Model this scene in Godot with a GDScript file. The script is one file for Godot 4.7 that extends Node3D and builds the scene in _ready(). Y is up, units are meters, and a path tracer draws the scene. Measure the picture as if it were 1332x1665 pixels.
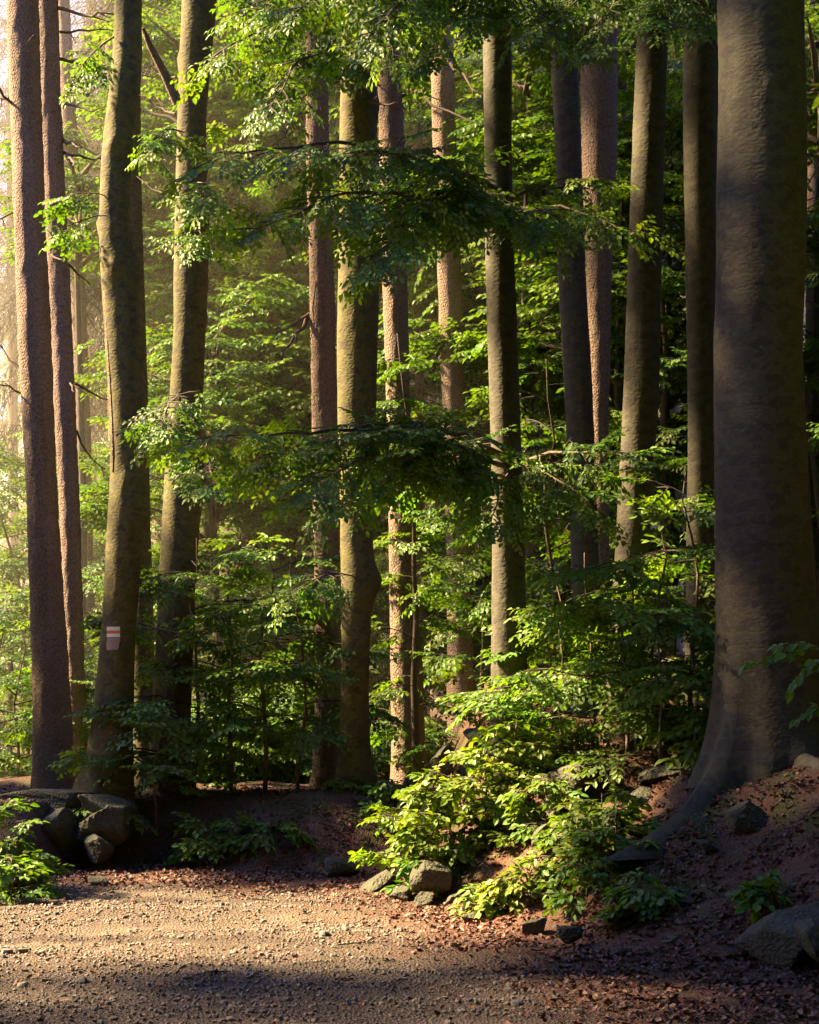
extends Node3D
# A woodland path at low sun. Sizes in metres, y up, the path surface is y = 0.
# Places were measured in the photograph (1332 x 1665) with the level camera below: at(px, py, d) is the point d metres away.

const F := 2640.0
const CX := 666.0
const HY := 1150.0
const EYE := 1.5

var used := {}
var n1 := FastNoiseLite.new()
var n2 := FastNoiseLite.new()
var M := {}
var sprays: Array[Mesh] = []
var sprigs: Array[Mesh] = []
var needle_sprays: Array[Mesh] = []

func at(px: float, py: float, d: float) -> Vector3:
	return Vector3((px - CX) / F * d, EYE + (HY - py) / F * d, -d)

func _ready():
	# ---- camera, sky, sun, exposure
	var cam := Camera3D.new()
	cam.name = "camera"
	cam.projection = Camera3D.PROJECTION_FRUSTUM
	cam.near = 0.1
	cam.far = 600.0
	cam.size = 0.1 * 1665.0 / F
	cam.frustum_offset = Vector2(0, 0.1 * (HY - 832.5) / F)
	cam.position = Vector3(0, EYE, 0)
	add_child(cam)
	var sky_mat := ProceduralSkyMaterial.new()
	sky_mat.sky_top_color = Color(0.16, 0.38, 0.90)
	sky_mat.sky_horizon_color = Color(0.66, 0.59, 0.43)
	sky_mat.sky_curve = 0.35
	sky_mat.ground_horizon_color = Color(0.45, 0.36, 0.25)
	sky_mat.ground_bottom_color = Color(0.12, 0.09, 0.06)
	sky_mat.sun_angle_max = 12.0
	var sky := Sky.new()
	sky.sky_material = sky_mat
	var env := Environment.new()
	env.background_mode = Environment.BG_SKY
	env.sky = sky
	env.background_energy_multiplier = 0.50
	env.tonemap_mode = Environment.TONE_MAPPER_LINEAR
	env.tonemap_exposure = 11.0
	env.sdfgi_enabled = true
	env.ssao_enabled = true
	env.ssil_enabled = true
	env.volumetric_fog_enabled = true
	env.volumetric_fog_density = 0.0
	var we := WorldEnvironment.new()
	we.name = "environment"
	we.environment = env
	add_child(we)
	var sun := DirectionalLight3D.new()
	sun.name = "sun"
	sun.light_energy = 1.6
	sun.light_color = Color(1.0, 0.88, 0.68)
	sun.light_angular_distance = 5.0
	sun.shadow_enabled = true
	sun.rotation = Vector3(deg_to_rad(-40.0), deg_to_rad(-100.0), 0)
	add_child(sun)

	var mist := FogVolume.new()     # sunlit haze over the clearing beyond the trees
	mist.name = "haze"
	mist.size = Vector3(110, 40, 70)
	mist.position = Vector3(-22, 14, -54.5)
	var air := FogMaterial.new()
	air.density = 0.009
	air.albedo = Color(0.98, 0.92, 0.76)
	mist.material = air
	mist.set_meta("kind", "stuff")
	add_child(mist)
	tag(mist, "thin sunlit haze hanging between the far trees", "haze")

	n1.seed = 11
	n1.frequency = 1.0
	n1.noise_type = FastNoiseLite.TYPE_SIMPLEX_SMOOTH
	n1.fractal_type = FastNoiseLite.FRACTAL_FBM
	n1.fractal_octaves = 3
	n2.seed = 29
	n2.frequency = 1.0
	n2.noise_type = FastNoiseLite.TYPE_SIMPLEX
	n2.fractal_type = FastNoiseLite.FRACTAL_NONE
	make_materials()
	for i in 6:
		sprays.append(make_spray(100 + i, 0.44, 0.88, 4))
	for i in 3:
		sprigs.append(make_spray(200 + i, 0.17, 0.92, 2))
	for i in 3:
		needle_sprays.append(make_needles(300 + i))
	make_ground()
	make_main_trunks()
	make_far_trees()
	make_saplings()
	make_shade_trees()
	make_rocks()
	make_litter()

# ------------------------------------------------------------------ bookkeeping
func numbered(called: String) -> String:
	if not used.has(called):
		used[called] = 0
		return called
	used[called] += 1
	return "%s_%03d" % [called, used[called]]

func tag(o: Node3D, label: String, category: String, group := "") -> Node3D:
	o.set_meta("label", label)
	o.set_meta("category", category)
	if group != "":
		o.set_meta("group", group)
	return o

func thing(called: String, label: String, category: String, where: Vector3, group := "") -> Node3D:
	var o := Node3D.new()
	o.name = numbered(called)
	o.position = where
	add_child(o)
	return tag(o, label, category, group)

func part(called: String, mesh: Mesh, m: Material, parent: Node3D, kind := "") -> MeshInstance3D:
	var o := MeshInstance3D.new()
	o.name = called
	o.mesh = mesh
	if m:
		o.material_override = m
	parent.add_child(o, true)
	if kind != "":
		o.set_meta("kind", kind)
	return o

func single(called: String, mesh: Mesh, m: Material, where: Vector3, label: String, category: String, group := "") -> MeshInstance3D:
	var o := MeshInstance3D.new()
	o.name = numbered(called)
	o.mesh = mesh
	o.material_override = m
	o.position = where
	add_child(o)
	tag(o, label, category, group)
	return o

func copies_part(called: String, mesh: Mesh, xf: Array, cols: Array, parent: Node3D, m: Material = null) -> MultiMeshInstance3D:
	var mm := MultiMesh.new()
	mm.transform_format = MultiMesh.TRANSFORM_3D
	mm.use_colors = true
	mm.mesh = mesh
	mm.instance_count = xf.size()
	for i in xf.size():
		mm.set_instance_transform(i, xf[i])
		mm.set_instance_color(i, cols[i])
	var o := MultiMeshInstance3D.new()
	o.name = called
	o.multimesh = mm
	if m:
		o.material_override = m
	o.set_meta("kind", "stuff")
	parent.add_child(o, true)
	return o

# ------------------------------------------------------------------ materials
func noise_tex(freq: float, ramp: Array, sd: int, type := FastNoiseLite.TYPE_SIMPLEX_SMOOTH, octaves := 4, size := 512) -> NoiseTexture2D:
	var n := FastNoiseLite.new()
	n.seed = sd
	n.frequency = freq
	n.noise_type = type
	n.fractal_octaves = octaves
	if type == FastNoiseLite.TYPE_CELLULAR:
		n.cellular_return_type = FastNoiseLite.RETURN_DISTANCE2_SUB
	var g := Gradient.new()
	var offs := PackedFloat32Array()
	var cols := PackedColorArray()
	for i in ramp.size():
		offs.append(float(i) / maxf(1.0, ramp.size() - 1))
		var c: Color = ramp[i]
		cols.append(c.linear_to_srgb())
	g.offsets = offs
	g.colors = cols
	var t := NoiseTexture2D.new()
	t.width = size
	t.height = size
	t.seamless = true
	t.seamless_blend_skirt = 0.2
	t.noise = n
	t.color_ramp = g
	return t

func bark(albedo: Texture2D, relief: Texture2D, cm: float, scale: Vector3, rough := 0.9) -> StandardMaterial3D:
	var m := StandardMaterial3D.new()
	m.albedo_texture = albedo
	m.roughness = rough
	m.metallic_specular = 0.3
	m.uv1_triplanar = true
	m.uv1_world_triplanar = true
	m.uv1_scale = scale
	m.heightmap_enabled = true
	m.heightmap_texture = relief
	m.heightmap_scale = cm
	m.vertex_color_use_as_albedo = true
	return m

func make_materials():
	var W := Color(1, 1, 1)
	var fine := noise_tex(0.05, [Color(0, 0, 0), Color(0.35, 0.35, 0.35), W], 5, FastNoiseLite.TYPE_SIMPLEX_SMOOTH, 5)
	var scaly := noise_tex(0.055, [Color(0, 0, 0), Color(0.5, 0.5, 0.5), W], 6, FastNoiseLite.TYPE_CELLULAR, 3)
	M.beech = bark(noise_tex(0.012, [Color(0.03, 0.026, 0.018), Color(0.08, 0.066, 0.035), Color(0.055, 0.047, 0.03), Color(0.125, 0.103, 0.038), Color(0.075, 0.075, 0.022), Color(0.11, 0.09, 0.045), Color(0.18, 0.16, 0.11)], 7, FastNoiseLite.TYPE_SIMPLEX_SMOOTH, 6), fine, 0.5, Vector3(0.9, 1.3, 0.9), 0.85)
	M.grey_beech = bark(noise_tex(0.014, [Color(0.025, 0.022, 0.018), Color(0.06, 0.05, 0.04), Color(0.045, 0.04, 0.032), Color(0.085, 0.075, 0.055), Color(0.06, 0.058, 0.03), Color(0.08, 0.068, 0.055), Color(0.16, 0.15, 0.125)], 8, FastNoiseLite.TYPE_SIMPLEX_SMOOTH, 6), fine, 0.45, Vector3(0.9, 1.2, 0.9), 0.85)
	M.spruce = bark(noise_tex(0.045, [Color(0.08, 0.055, 0.04), Color(0.185, 0.128, 0.092), Color(0.26, 0.187, 0.137), Color(0.33, 0.26, 0.20)], 9, FastNoiseLite.TYPE_SIMPLEX_SMOOTH, 5), scaly, 2.6, Vector3(1.7, 1.0, 1.7), 0.95)
	M.deadwood = bark(noise_tex(0.05, [Color(0.05, 0.035, 0.025), Color(0.11, 0.08, 0.06), Color(0.2, 0.16, 0.12)], 10), fine, 0.6, Vector3(2, 2, 2))
	M.twig = StandardMaterial3D.new()
	M.twig.albedo_color = Color(0.045, 0.033, 0.024).linear_to_srgb()
	M.twig.roughness = 0.9
	M.leaf = StandardMaterial3D.new()
	M.leaf.vertex_color_use_as_albedo = true
	M.leaf.roughness = 0.5
	M.leaf.metallic_specular = 0.4
	M.leaf.cull_mode = BaseMaterial3D.CULL_DISABLED
	M.leaf.backlight_enabled = true
	M.leaf.backlight = Color(0.95, 0.95, 0.35)
	M.needle = StandardMaterial3D.new()
	M.needle.vertex_color_use_as_albedo = true
	M.needle.roughness = 0.6
	M.needle.cull_mode = BaseMaterial3D.CULL_DISABLED
	M.needle.backlight_enabled = true
	M.needle.backlight = Color(0.4, 0.4, 0.2)
	M.dry_leaf = StandardMaterial3D.new()
	M.dry_leaf.vertex_color_use_as_albedo = true
	M.dry_leaf.roughness = 0.7
	M.dry_leaf.cull_mode = BaseMaterial3D.CULL_DISABLED
	M.ground = bark(noise_tex(0.05, [Color(0.35, 0.35, 0.35), Color(0.8, 0.78, 0.75), Color(1, 1, 1), Color(0.75, 0.7, 0.66)], 12, FastNoiseLite.TYPE_SIMPLEX_SMOOTH, 6, 1024), noise_tex(0.09, [Color(0, 0, 0), Color(0.3, 0.3, 0.3), W], 13, FastNoiseLite.TYPE_SIMPLEX_SMOOTH, 6, 1024), 3.0, Vector3(0.45, 0.45, 0.45), 0.95)
	M.rock = bark(noise_tex(0.02, [Color(0.025, 0.023, 0.019), Color(0.062, 0.058, 0.05), Color(0.085, 0.079, 0.068), Color(0.055, 0.06, 0.026), Color(0.075, 0.07, 0.06), Color(0.14, 0.13, 0.11)], 14, FastNoiseLite.TYPE_SIMPLEX_SMOOTH, 6), fine, 2.2, Vector3(1.3, 1.3, 1.3), 0.9)
	M.pebble = StandardMaterial3D.new()
	M.pebble.vertex_color_use_as_albedo = true
	M.pebble.roughness = 0.85
	M.paint_white = StandardMaterial3D.new()
	M.paint_white.albedo_texture = noise_tex(0.05, [Color(0.40, 0.33, 0.26), Color(0.66, 0.60, 0.52), Color(0.75, 0.71, 0.64), Color(0.78, 0.74, 0.68)], 16)
	M.paint_white.uv1_triplanar = true
	M.paint_white.uv1_scale = Vector3(4, 4, 4)
	M.paint_white.roughness = 0.6
	M.paint_red = StandardMaterial3D.new()
	M.paint_red.albedo_color = Color(0.62, 0.13, 0.03).linear_to_srgb()
	M.paint_red.roughness = 0.6
	M.paint_faded = StandardMaterial3D.new()
	M.paint_faded.albedo_texture = noise_tex(0.06, [Color(0.12, 0.08, 0.06), Color(0.30, 0.21, 0.17), Color(0.42, 0.31, 0.27)], 15)
	M.paint_faded.uv1_triplanar = true
	M.paint_faded.uv1_scale = Vector3(3, 3, 3)
	M.paint_faded.roughness = 0.8

# ------------------------------------------------------------------ leaves
func leaf_shape(st: SurfaceTool, o: Vector3, dir: Vector3, up: Vector3, l: float, w: float, c: Color):
	var x := dir.normalized()
	var s := up.cross(x).normalized()
	var u := x.cross(s).normalized()
	var f := 0.16 * w
	var p := [o, o + x * l * 0.32 + s * w * 0.46 + u * f, o + x * l * 0.66 + s * w * 0.40 + u * f * 0.6 - u * l * 0.03, o + x * l - u * l * 0.10,
		o + x * l * 0.66 - s * w * 0.40 + u * f * 0.6 - u * l * 0.03, o + x * l * 0.32 - s * w * 0.46 + u * f, o + x * l * 0.5 - u * l * 0.01]
	st.set_color(c)
	for t in [[0, 1, 6], [1, 2, 6], [2, 3, 6], [3, 4, 6], [4, 5, 6], [5, 0, 6]]:
		for k in t:
			st.add_vertex(p[k])

func tube(st: SurfaceTool, pts: Array, r0: float, r1: float, sides := 5):
	var rings := []
	for i in pts.size():
		var p: Vector3 = pts[i]
		var nx: Vector3 = pts[mini(i + 1, pts.size() - 1)]
		var pv: Vector3 = pts[maxi(i - 1, 0)]
		var t := (nx - pv).normalized()
		var a := t.cross(Vector3(0.13, 0.2, 0.97) if absf(t.z) < 0.9 else Vector3(0, 1, 0)).normalized()
		var b := t.cross(a)
		var r := lerpf(r0, r1, float(i) / (pts.size() - 1))
		var ring := []
		for k in sides:
			var an := TAU * k / sides
			ring.append(p + (a * cos(an) + b * sin(an)) * r)
		rings.append(ring)
	for i in rings.size() - 1:
		for k in sides:
			var k2 := (k + 1) % sides
			for v in [rings[i][k], rings[i + 1][k2], rings[i + 1][k], rings[i][k], rings[i][k2], rings[i + 1][k2]]:
				st.add_vertex(v)
	var last: Array = rings[-1]
	for k in range(1, sides - 1):
		for v in [last[0], last[k], last[k + 1]]:
			st.add_vertex(v)

func new_st() -> SurfaceTool:
	var st := SurfaceTool.new()
	st.begin(Mesh.PRIMITIVE_TRIANGLES)
	return st

func done(st: SurfaceTool) -> ArrayMesh:
	st.generate_normals()
	return st.commit()

# one beech twig with its leaves in a loose plane: along +x, upper side +y
func make_spray(sd: int, length: float, leaf: float, sides: int) -> ArrayMesh:
	var rng := RandomNumberGenerator.new()
	rng.seed = sd
	var st := new_st()
	var wood := new_st()
	st.set_smooth_group(-1)
	var axes := [[Vector3.ZERO, Vector3(1, rng.randf_range(-0.15, 0.05), rng.randf_range(-0.1, 0.1)).normalized(), length]]
	for i in sides:
		var t := 0.15 + 0.6 * (i + rng.randf() * 0.5) / sides
		var s := 1.0 if i % 2 == 0 else -1.0
		axes.append([axes[0][1] * length * t, Vector3(0.65, rng.randf_range(-0.25, 0.15), s * rng.randf_range(0.6, 0.95)).normalized(), length * rng.randf_range(0.42, 0.6) * (1.05 - 0.4 * t)])
	for a in axes:
		var o: Vector3 = a[0]
		var d: Vector3 = a[1]
		var l: float = a[2]
		var tip := o + d * l + Vector3(0, -0.06 * l, 0)
		tube(wood, [o, o + d * l * 0.55, tip], 0.0035, 0.0015, 3)
		var sd_v := d.cross(Vector3.UP).normalized()
		var n := maxi(3, int(l / (0.036 * leaf)))
		for k in n + 1:
			var t := 0.12 + 0.88 * float(k) / n
			var p := o + d * l * t + Vector3(0, -0.06 * l * t * t, 0)
			var s := 1.0 if k % 2 == 0 else -1.0
			var dir := d * rng.randf_range(0.35, 0.8) + sd_v * s * rng.randf_range(0.6, 1.0) + Vector3(0, rng.randf_range(-0.55, 0.2), 0)
			if k == n:
				dir = d + Vector3(0, -0.2, 0)
			var up := Vector3(rng.randf_range(-0.45, 0.45), 1, rng.randf_range(-0.45, 0.45)).normalized()
			var ll := leaf * rng.randf_range(0.058, 0.088)
			var b := rng.randf_range(0.72, 1.25)
			var yel := rng.randf_range(0.9, 1.25) if rng.randf() < 0.85 else 1.7
			leaf_shape(st, p, dir, up, ll, ll * rng.randf_range(0.58, 0.72), Color(b * yel, b, b * rng.randf_range(0.7, 1.2)))
	st.generate_normals()
	var m := st.commit()
	wood.generate_normals()
	wood.commit(m)
	m.surface_set_material(0, M.leaf)
	m.surface_set_material(1, M.twig)
	return m

# a hanging spruce twig: a drooping axis with combs of needles
func make_needles(sd: int) -> ArrayMesh:
	var rng := RandomNumberGenerator.new()
	rng.seed = sd
	var st := new_st()
	st.set_smooth_group(-1)
	var wood := new_st()
	var axes := []
	var tip := Vector3(0.75, -0.32, 0)
	for k in 9:
		var t := 0.1 + 0.85 * k / 9.0
		var o := Vector3(tip.x * t, tip.y * t * t, 0)
		for s in [-1.0, 1.0]:
			axes.append([o, Vector3(0.55, rng.randf_range(-0.9, -0.1), s * rng.randf_range(0.4, 0.8)).normalized(), rng.randf_range(0.16, 0.3) * (1.1 - 0.5 * t)])
	axes.append([Vector3.ZERO, tip.normalized(), tip.length()])
	for a in axes:
		var o: Vector3 = a[0]
		var d: Vector3 = a[1]
		var l: float = a[2]
		tube(wood, [o, o + d * l], 0.004, 0.002, 3)
		var n := int(l / 0.012)
		for k in n:
			var p := o + d * l * k / n
			var b := rng.randf_range(0.6, 1.3)
			st.set_color(Color(b, b, b))
			var w := Vector3(rng.randf_range(-1, 1), rng.randf_range(-1, 1), rng.randf_range(-1, 1)).normalized()
			var out := (d * 0.6 + w).normalized() * rng.randf_range(0.02, 0.032)
			var side := out.cross(d).normalized() * 0.0035
			st.add_vertex(p + side)
			st.add_vertex(p - side)
			st.add_vertex(p + out)
	st.generate_normals()
	var m := st.commit()
	wood.generate_normals()
	wood.commit(m)
	m.surface_set_material(0, M.needle)
	m.surface_set_material(1, M.twig)
	return m

func facing(x: Vector3, up: Vector3, o: Vector3, s: float) -> Transform3D:
	var bx := x.normalized()
	var bz := bx.cross(up).normalized()
	var by := bz.cross(bx).normalized()
	return Transform3D(Basis(bx * s, by * s, bz * s), o)

func shade_of(tint: Color, rng: RandomNumberGenerator, spread := 0.25) -> Color:
	var b := 1.0 + rng.randf_range(-spread, spread)
	var y := 1.0 + rng.randf_range(-0.2, 0.2)
	return Color(tint.r * b * y, tint.g * b, tint.b * b)

# a beech branch from a to b that carries side branchlets in a flat fan; fills xf and cols with sprays
func beech_branch(wood: SurfaceTool, twigs: SurfaceTool, xf: Array, cols: Array, a: Vector3, b: Vector3, r: float, width: float, tint: Color, rng: RandomNumberGenerator, bare := 0.12, sc := 1.0, sag := 0.06, tilt := 0.35, hang := 0.0):
	var ln := a.distance_to(b)
	var ax := (b - a) / ln
	var side := ax.cross(Vector3.UP).normalized()
	var pts := []
	var steps := maxi(4, int(ln / 0.2))
	var ph := rng.randf() * 50.0
	for i in steps + 1:
		var t := float(i) / steps
		pts.append(a.lerp(b, t) + Vector3.UP * (4.0 * t * (1.0 - t) * sag * ln) + (side * n1.get_noise_2d(t * 2.0, ph) + Vector3.UP * n1.get_noise_2d(t * 2.0, ph + 9.0)) * 0.10 * ln * t * (1.0 - t) * 2.0)
	tube(wood, pts, r, 0.004, 6 if r > 0.015 else 4)
	var n := maxi(3, int(ln / (0.11 * sc)))
	var one := sc if sc > 0.6 else 1.0
	for i in n:
		var t := bare + (1.0 - bare) * (i + rng.randf()) / n
		var q := t * steps
		var i0 := mini(int(q), steps - 1)
		var p: Vector3 = pts[i0].lerp(pts[i0 + 1], q - i0)
		var s := 1.0 if i % 2 == 0 else -1.0
		var bl := width * (1.08 - 0.75 * t) * rng.randf_range(0.55, 1.1)
		var dir := (ax * rng.randf_range(0.45, 0.9) + side * s * rng.randf_range(0.5, 0.9) + Vector3.UP * rng.randf_range(-0.22 - 0.5 * hang, 0.10 + 0.25 * hang)).normalized()
		var e := p + dir * bl + Vector3.DOWN * bl * 0.08
		tube(twigs, [p, p.lerp(e, 0.5) + Vector3.UP * 0.03 * bl, e], 0.006, 0.003, 3)
		var m := maxi(1, int(bl / (0.20 * sc)))
		for k in m:
			var tt := (k + rng.randf_range(0.2, 0.8)) / m
			var sp := p.lerp(e, tt)
			var yaw := rng.randf_range(-0.8, 0.8)
			var xd := (dir.rotated(Vector3.UP, yaw) + Vector3.UP * rng.randf_range(-0.35 - 0.6 * hang, 0.08)).normalized()
			var up := Vector3(rng.randf_range(-tilt, tilt), 1, rng.randf_range(-tilt, tilt))
			xf.append(facing(xd, up, sp, one * rng.randf_range(0.75, 1.15)))
			cols.append(shade_of(tint, rng))
	xf.append(facing(ax + Vector3.DOWN * 0.2, Vector3.UP, pts[-1] - ax * 0.1 * sc, one))
	cols.append(shade_of(tint, rng))

func add_branch(parent: Node3D, a: Vector3, b: Vector3, r: float, width: float, tint: Color, sd: int, bare := 0.12, sc := 1.0, sag := 0.06, m: Material = null):
	var rng := RandomNumberGenerator.new()
	rng.seed = sd
	var wood := new_st()
	var twigs := new_st()
	var xf := []
	var cols := []
	beech_branch(wood, twigs, xf, cols, a - parent.position, b - parent.position, r, width, tint, rng, bare, sc * 0.86, sag, 0.6, 0.6)
	var br := part("branch", done(wood), m if m else M.deadwood, parent)
	part("twigs", done(twigs), M.twig, br, "stuff")
	copies_part("leaves", sprays[sd % sprays.size()], xf, cols, br)

const GREEN := Color(0.118, 0.225, 0.038)       # beech leaves
const TURNING := Color(0.152, 0.235, 0.034)     # the yellowing seedlings on the bank

func sapling(called: String, label: String, category: String, px: float, d: float, height: float, spread: float, tint: Color, sd: int, group := "", sc := 1.0, low := 0.12, lean := Vector3.ZERO, density := 1.0) -> Node3D:
	var x := (px - CX) / F * d
	return sapling_at(called, label, category, x, d, height, spread, tint, sd, group, sc, low, lean, density)

func sapling_at(called: String, label: String, category: String, x: float, d: float, height: float, spread: float, tint: Color, sd: int, group := "", sc := 1.0, low := 0.12, lean := Vector3.ZERO, density := 1.0, stem_r := -1.0) -> Node3D:
	var rng := RandomNumberGenerator.new()
	rng.seed = sd * 7 + 3
	var o := thing(called, label, category, Vector3(x, H(x, -d), -d), group)
	var stem := new_st()
	var wood := new_st()
	var pts := []
	var ph := rng.randf() * 90.0
	for i in 9:
		var t := i / 8.0
		pts.append(Vector3(n1.get_noise_2d(t * 1.5, ph) * 0.12 * height * t, height * t - 0.06, n1.get_noise_2d(t * 1.5, ph + 20.0) * 0.12 * height * t) + lean * t * t)
	tube(stem, pts, stem_r if stem_r > 0 else 0.006 + 0.008 * height, 0.005, 7)
	var xf := []
	var cols := []
	var n := maxi(5, int(density * (4.0 + height * 2.6 / sc)) if sc > 0.6 else int(5.0 + height * 11.0))
	var turn := rng.randf() * TAU
	for i in n:
		var t := low + (0.97 - low) * (i + rng.randf_range(0.1, 0.9)) / n
		turn += 2.4 + rng.randf_range(-0.4, 0.4)
		var q := t * 8.0
		var i0 := mini(int(q), 7)
		var p: Vector3 = pts[i0].lerp(pts[i0 + 1], q - i0)
		var ln := spread * (1.0 - 0.62 * absf(t - 0.35) / 0.65) * rng.randf_range(0.6, 1.15)
		var e := p + Vector3(cos(turn), rng.randf_range(-0.05, 0.35) * (0.4 + t), sin(turn)) * ln
		beech_branch(wood, wood, xf, cols, p, e, 0.004 + 0.006 * ln, ln * 0.55, tint, rng, 0.2, sc, 0.05, 0.5 if sc > 0.6 else 0.8, 0.3)
	part("stem", done(stem), M.deadwood, o)
	part("twigs", done(wood), M.twig, o, "stuff")
	copies_part("leaves", sprays[sd % sprays.size()] if sc > 0.6 else sprigs[sd % 3], xf, cols, o)
	return o

# ------------------------------------------------------------------ ground
func sm(a: float, b: float, x: float) -> float:
	var t := clampf((x - a) / (b - a), 0.0, 1.0)
	return t * t * (3.0 - 2.0 * t)

func bank_foot(x: float) -> float:          # how far away the left bank begins
	return 14.7 - 0.55 * sm(-1.9, -1.3, x) - 1.2 * sm(-2.95, -3.5, x) + 0.2 * n1.get_noise_2d(x * 0.7, 3.0)

func right_side(x: float, d: float) -> float:   # signed metres behind the foot of the right bank
	return (x + 0.3) * 0.878 + (d - 12.4) * 0.478 + 0.22 * n1.get_noise_2d(x * 0.6, d * 0.6)

func H(x: float, z: float) -> float:
	var d := -z
	var f := bank_foot(x)
	var hb := 0.62 * sm(f, f + 1.3, d) + maxf(0.0, d - 17.0) * 0.012
	hb += 0.10 * exp(-((x + 0.75) * (x + 0.75)) / 0.25 - (d - 15.3) * (d - 15.3) / 0.5)
	hb -= 0.32 * exp(-((x - 0.12) * (x - 0.12)) / 0.03 - (d - 14.6) * (d - 14.6) / 1.2) * sm(f, f + 0.6, d)
	var s := right_side(x, d)
	var hr := 0.0
	if s > 0.0:
		hr = 0.62 * (minf(s, 1.7) - 0.16 * (1.0 - exp(-s / 0.2))) + 0.30 * clampf(s - 1.7, 0.0, 3.0) + 0.08 * maxf(0.0, s - 4.7)
		hr += 0.09 * n1.get_noise_2d(x * 0.9 + 7.0, d * 0.9) * minf(1.0, s * 2.0)
	hr *= lerpf(1.0, sm(-0.30, 0.85, x - 0.03 * (d - 13.0)), sm(12.3, 13.4, d))
	var h := maxf(hb, hr)
	var k := 0.12 - absf(hb - hr)
	if k > 0.0:
		h += k * k / 0.48
	h += 0.035 * n1.get_noise_2d(x * 0.3 - d * 0.1, d * 0.9 + 5.0) + 0.02 * n1.get_noise_2d(x * 0.5, d * 0.5) + 0.012 * n2.get_noise_2d(x * 2.3, d * 2.3)
	h += 0.05 * n1.get_noise_2d(x * 1.1, d * 1.1 + 40.0) * sm(0.1, 0.6, h)
	h += maxf(0.0, d - 34.0) * 0.26 * (0.62 + 0.38 * sm(-14.0, 8.0, x)) + sm(30.0, 60.0, d) * 1.2 * n1.get_noise_2d(x * 0.04, d * 0.04)
	return h

func path_side(x: float, d: float) -> float:      # where the fallen leaves end on the path's right
	return right_side(x, d) + 0.2 + 1.15 * clampf((12.4 - d) / 4.7, 0.0, 1.4)

func on_path(x: float, d: float) -> bool:
	var w := 0.25 * n1.get_noise_2d(x * 1.3 + 50.0, d * 1.3)
	return path_side(x, d) < 0.1 + w and d < bank_foot(x) - 1.0 + w - 0.35 * sm(-1.2, -2.6, x)

func axis_steps(lo: float, a: float, b: float, hi: float, step: float) -> PackedFloat32Array:
	var left := []
	var v := a
	var s := step
	while v > lo:
		s *= 1.25
		v -= s
		left.push_front(v)
	var out := PackedFloat32Array(left)
	v = a
	while v < b:
		out.append(v)
		v += step
	s = step
	while v < hi:
		out.append(v)
		s *= 1.22
		v += s
	out.append(v)
	return out

func make_ground():
	var xs := axis_steps(-100.0, -4.6, 4.6, 100.0, 0.07)
	var ds := axis_steps(-60.0, 6.5, 20.0, 150.0, 0.075)
	var verts := PackedVector3Array()
	var cols := PackedColorArray()
	for d in ds:
		for x in xs:
			verts.append(Vector3(x, H(x, -d), -d))
			cols.append(ground_color(x, d))
	var path_i := PackedInt32Array()
	var ground_i := PackedInt32Array()
	var w := xs.size()
	for j in ds.size() - 1:
		for i in w - 1:
			var a := j * w + i
			var quad := PackedInt32Array([a, a + w, a + 1, a + 1, a + w, a + w + 1])
			if ds[j] < 15.5 and on_path(xs[i], ds[j]):
				path_i.append_array(quad)
			else:
				ground_i.append_array(quad)
	for k in 2:
		var arr := []
		arr.resize(Mesh.ARRAY_MAX)
		arr[Mesh.ARRAY_VERTEX] = verts
		arr[Mesh.ARRAY_COLOR] = cols
		arr[Mesh.ARRAY_INDEX] = ground_i if k == 0 else path_i
		var st := SurfaceTool.new()
		st.create_from_arrays(arr)
		st.generate_normals()
		var o := MeshInstance3D.new()
		o.name = "ground" if k == 0 else "path"
		o.mesh = st.commit()
		o.material_override = M.ground
		o.set_meta("kind", "structure")
		tag(o, "sloping forest floor of brown earth under fallen leaves" if k == 0 else "pale trodden gravel path crossing the foreground", "ground" if k == 0 else "path")
		add_child(o)

func ground_color(x: float, d: float) -> Color:
	var soil := Color(0.105, 0.070, 0.048)
	var dirt := Color(0.098, 0.077, 0.060)
	var red := Color(0.12, 0.048, 0.030)
	var moss := Color(0.070, 0.080, 0.026)
	if d > 24.0:
		return soil.lerp(Color(0.10, 0.12, 0.03), 0.75) if n1.get_noise_2d(x * 0.1, d * 0.1) > -0.1 else soil
	var a := n1.get_noise_2d(x * 1.7, d * 1.7)
	var b := n1.get_noise_2d(x * 5.0, d * 5.0 + 30.0)
	var s := right_side(x, d)
	var f := bank_foot(x)
	var c := dirt.lerp(Color(0.10, 0.072, 0.052), clampf(b * 0.8 + 0.4, 0.0, 1.0))
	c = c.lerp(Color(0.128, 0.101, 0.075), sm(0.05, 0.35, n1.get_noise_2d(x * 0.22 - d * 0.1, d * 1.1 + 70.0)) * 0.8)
	var litter := maxf(sm(-0.5, 0.5, path_side(x, d) + a * 0.6), sm(-1.5, -0.9, d - f + a * 0.4))
	c = c.lerp(red.lerp(soil, clampf(0.5 + b, 0.0, 1.0)), litter * 0.9)
	var slope := maxf(sm(0.3, 0.9, d - f), sm(0.2, 1.0, s) * 0.6)
	c = c.lerp(soil, slope * clampf(0.45 + a, 0.0, 1.0))
	if a + 0.4 * b > 0.28 and slope > 0.2:
		c = c.lerp(moss, 0.8)
	return c

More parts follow.
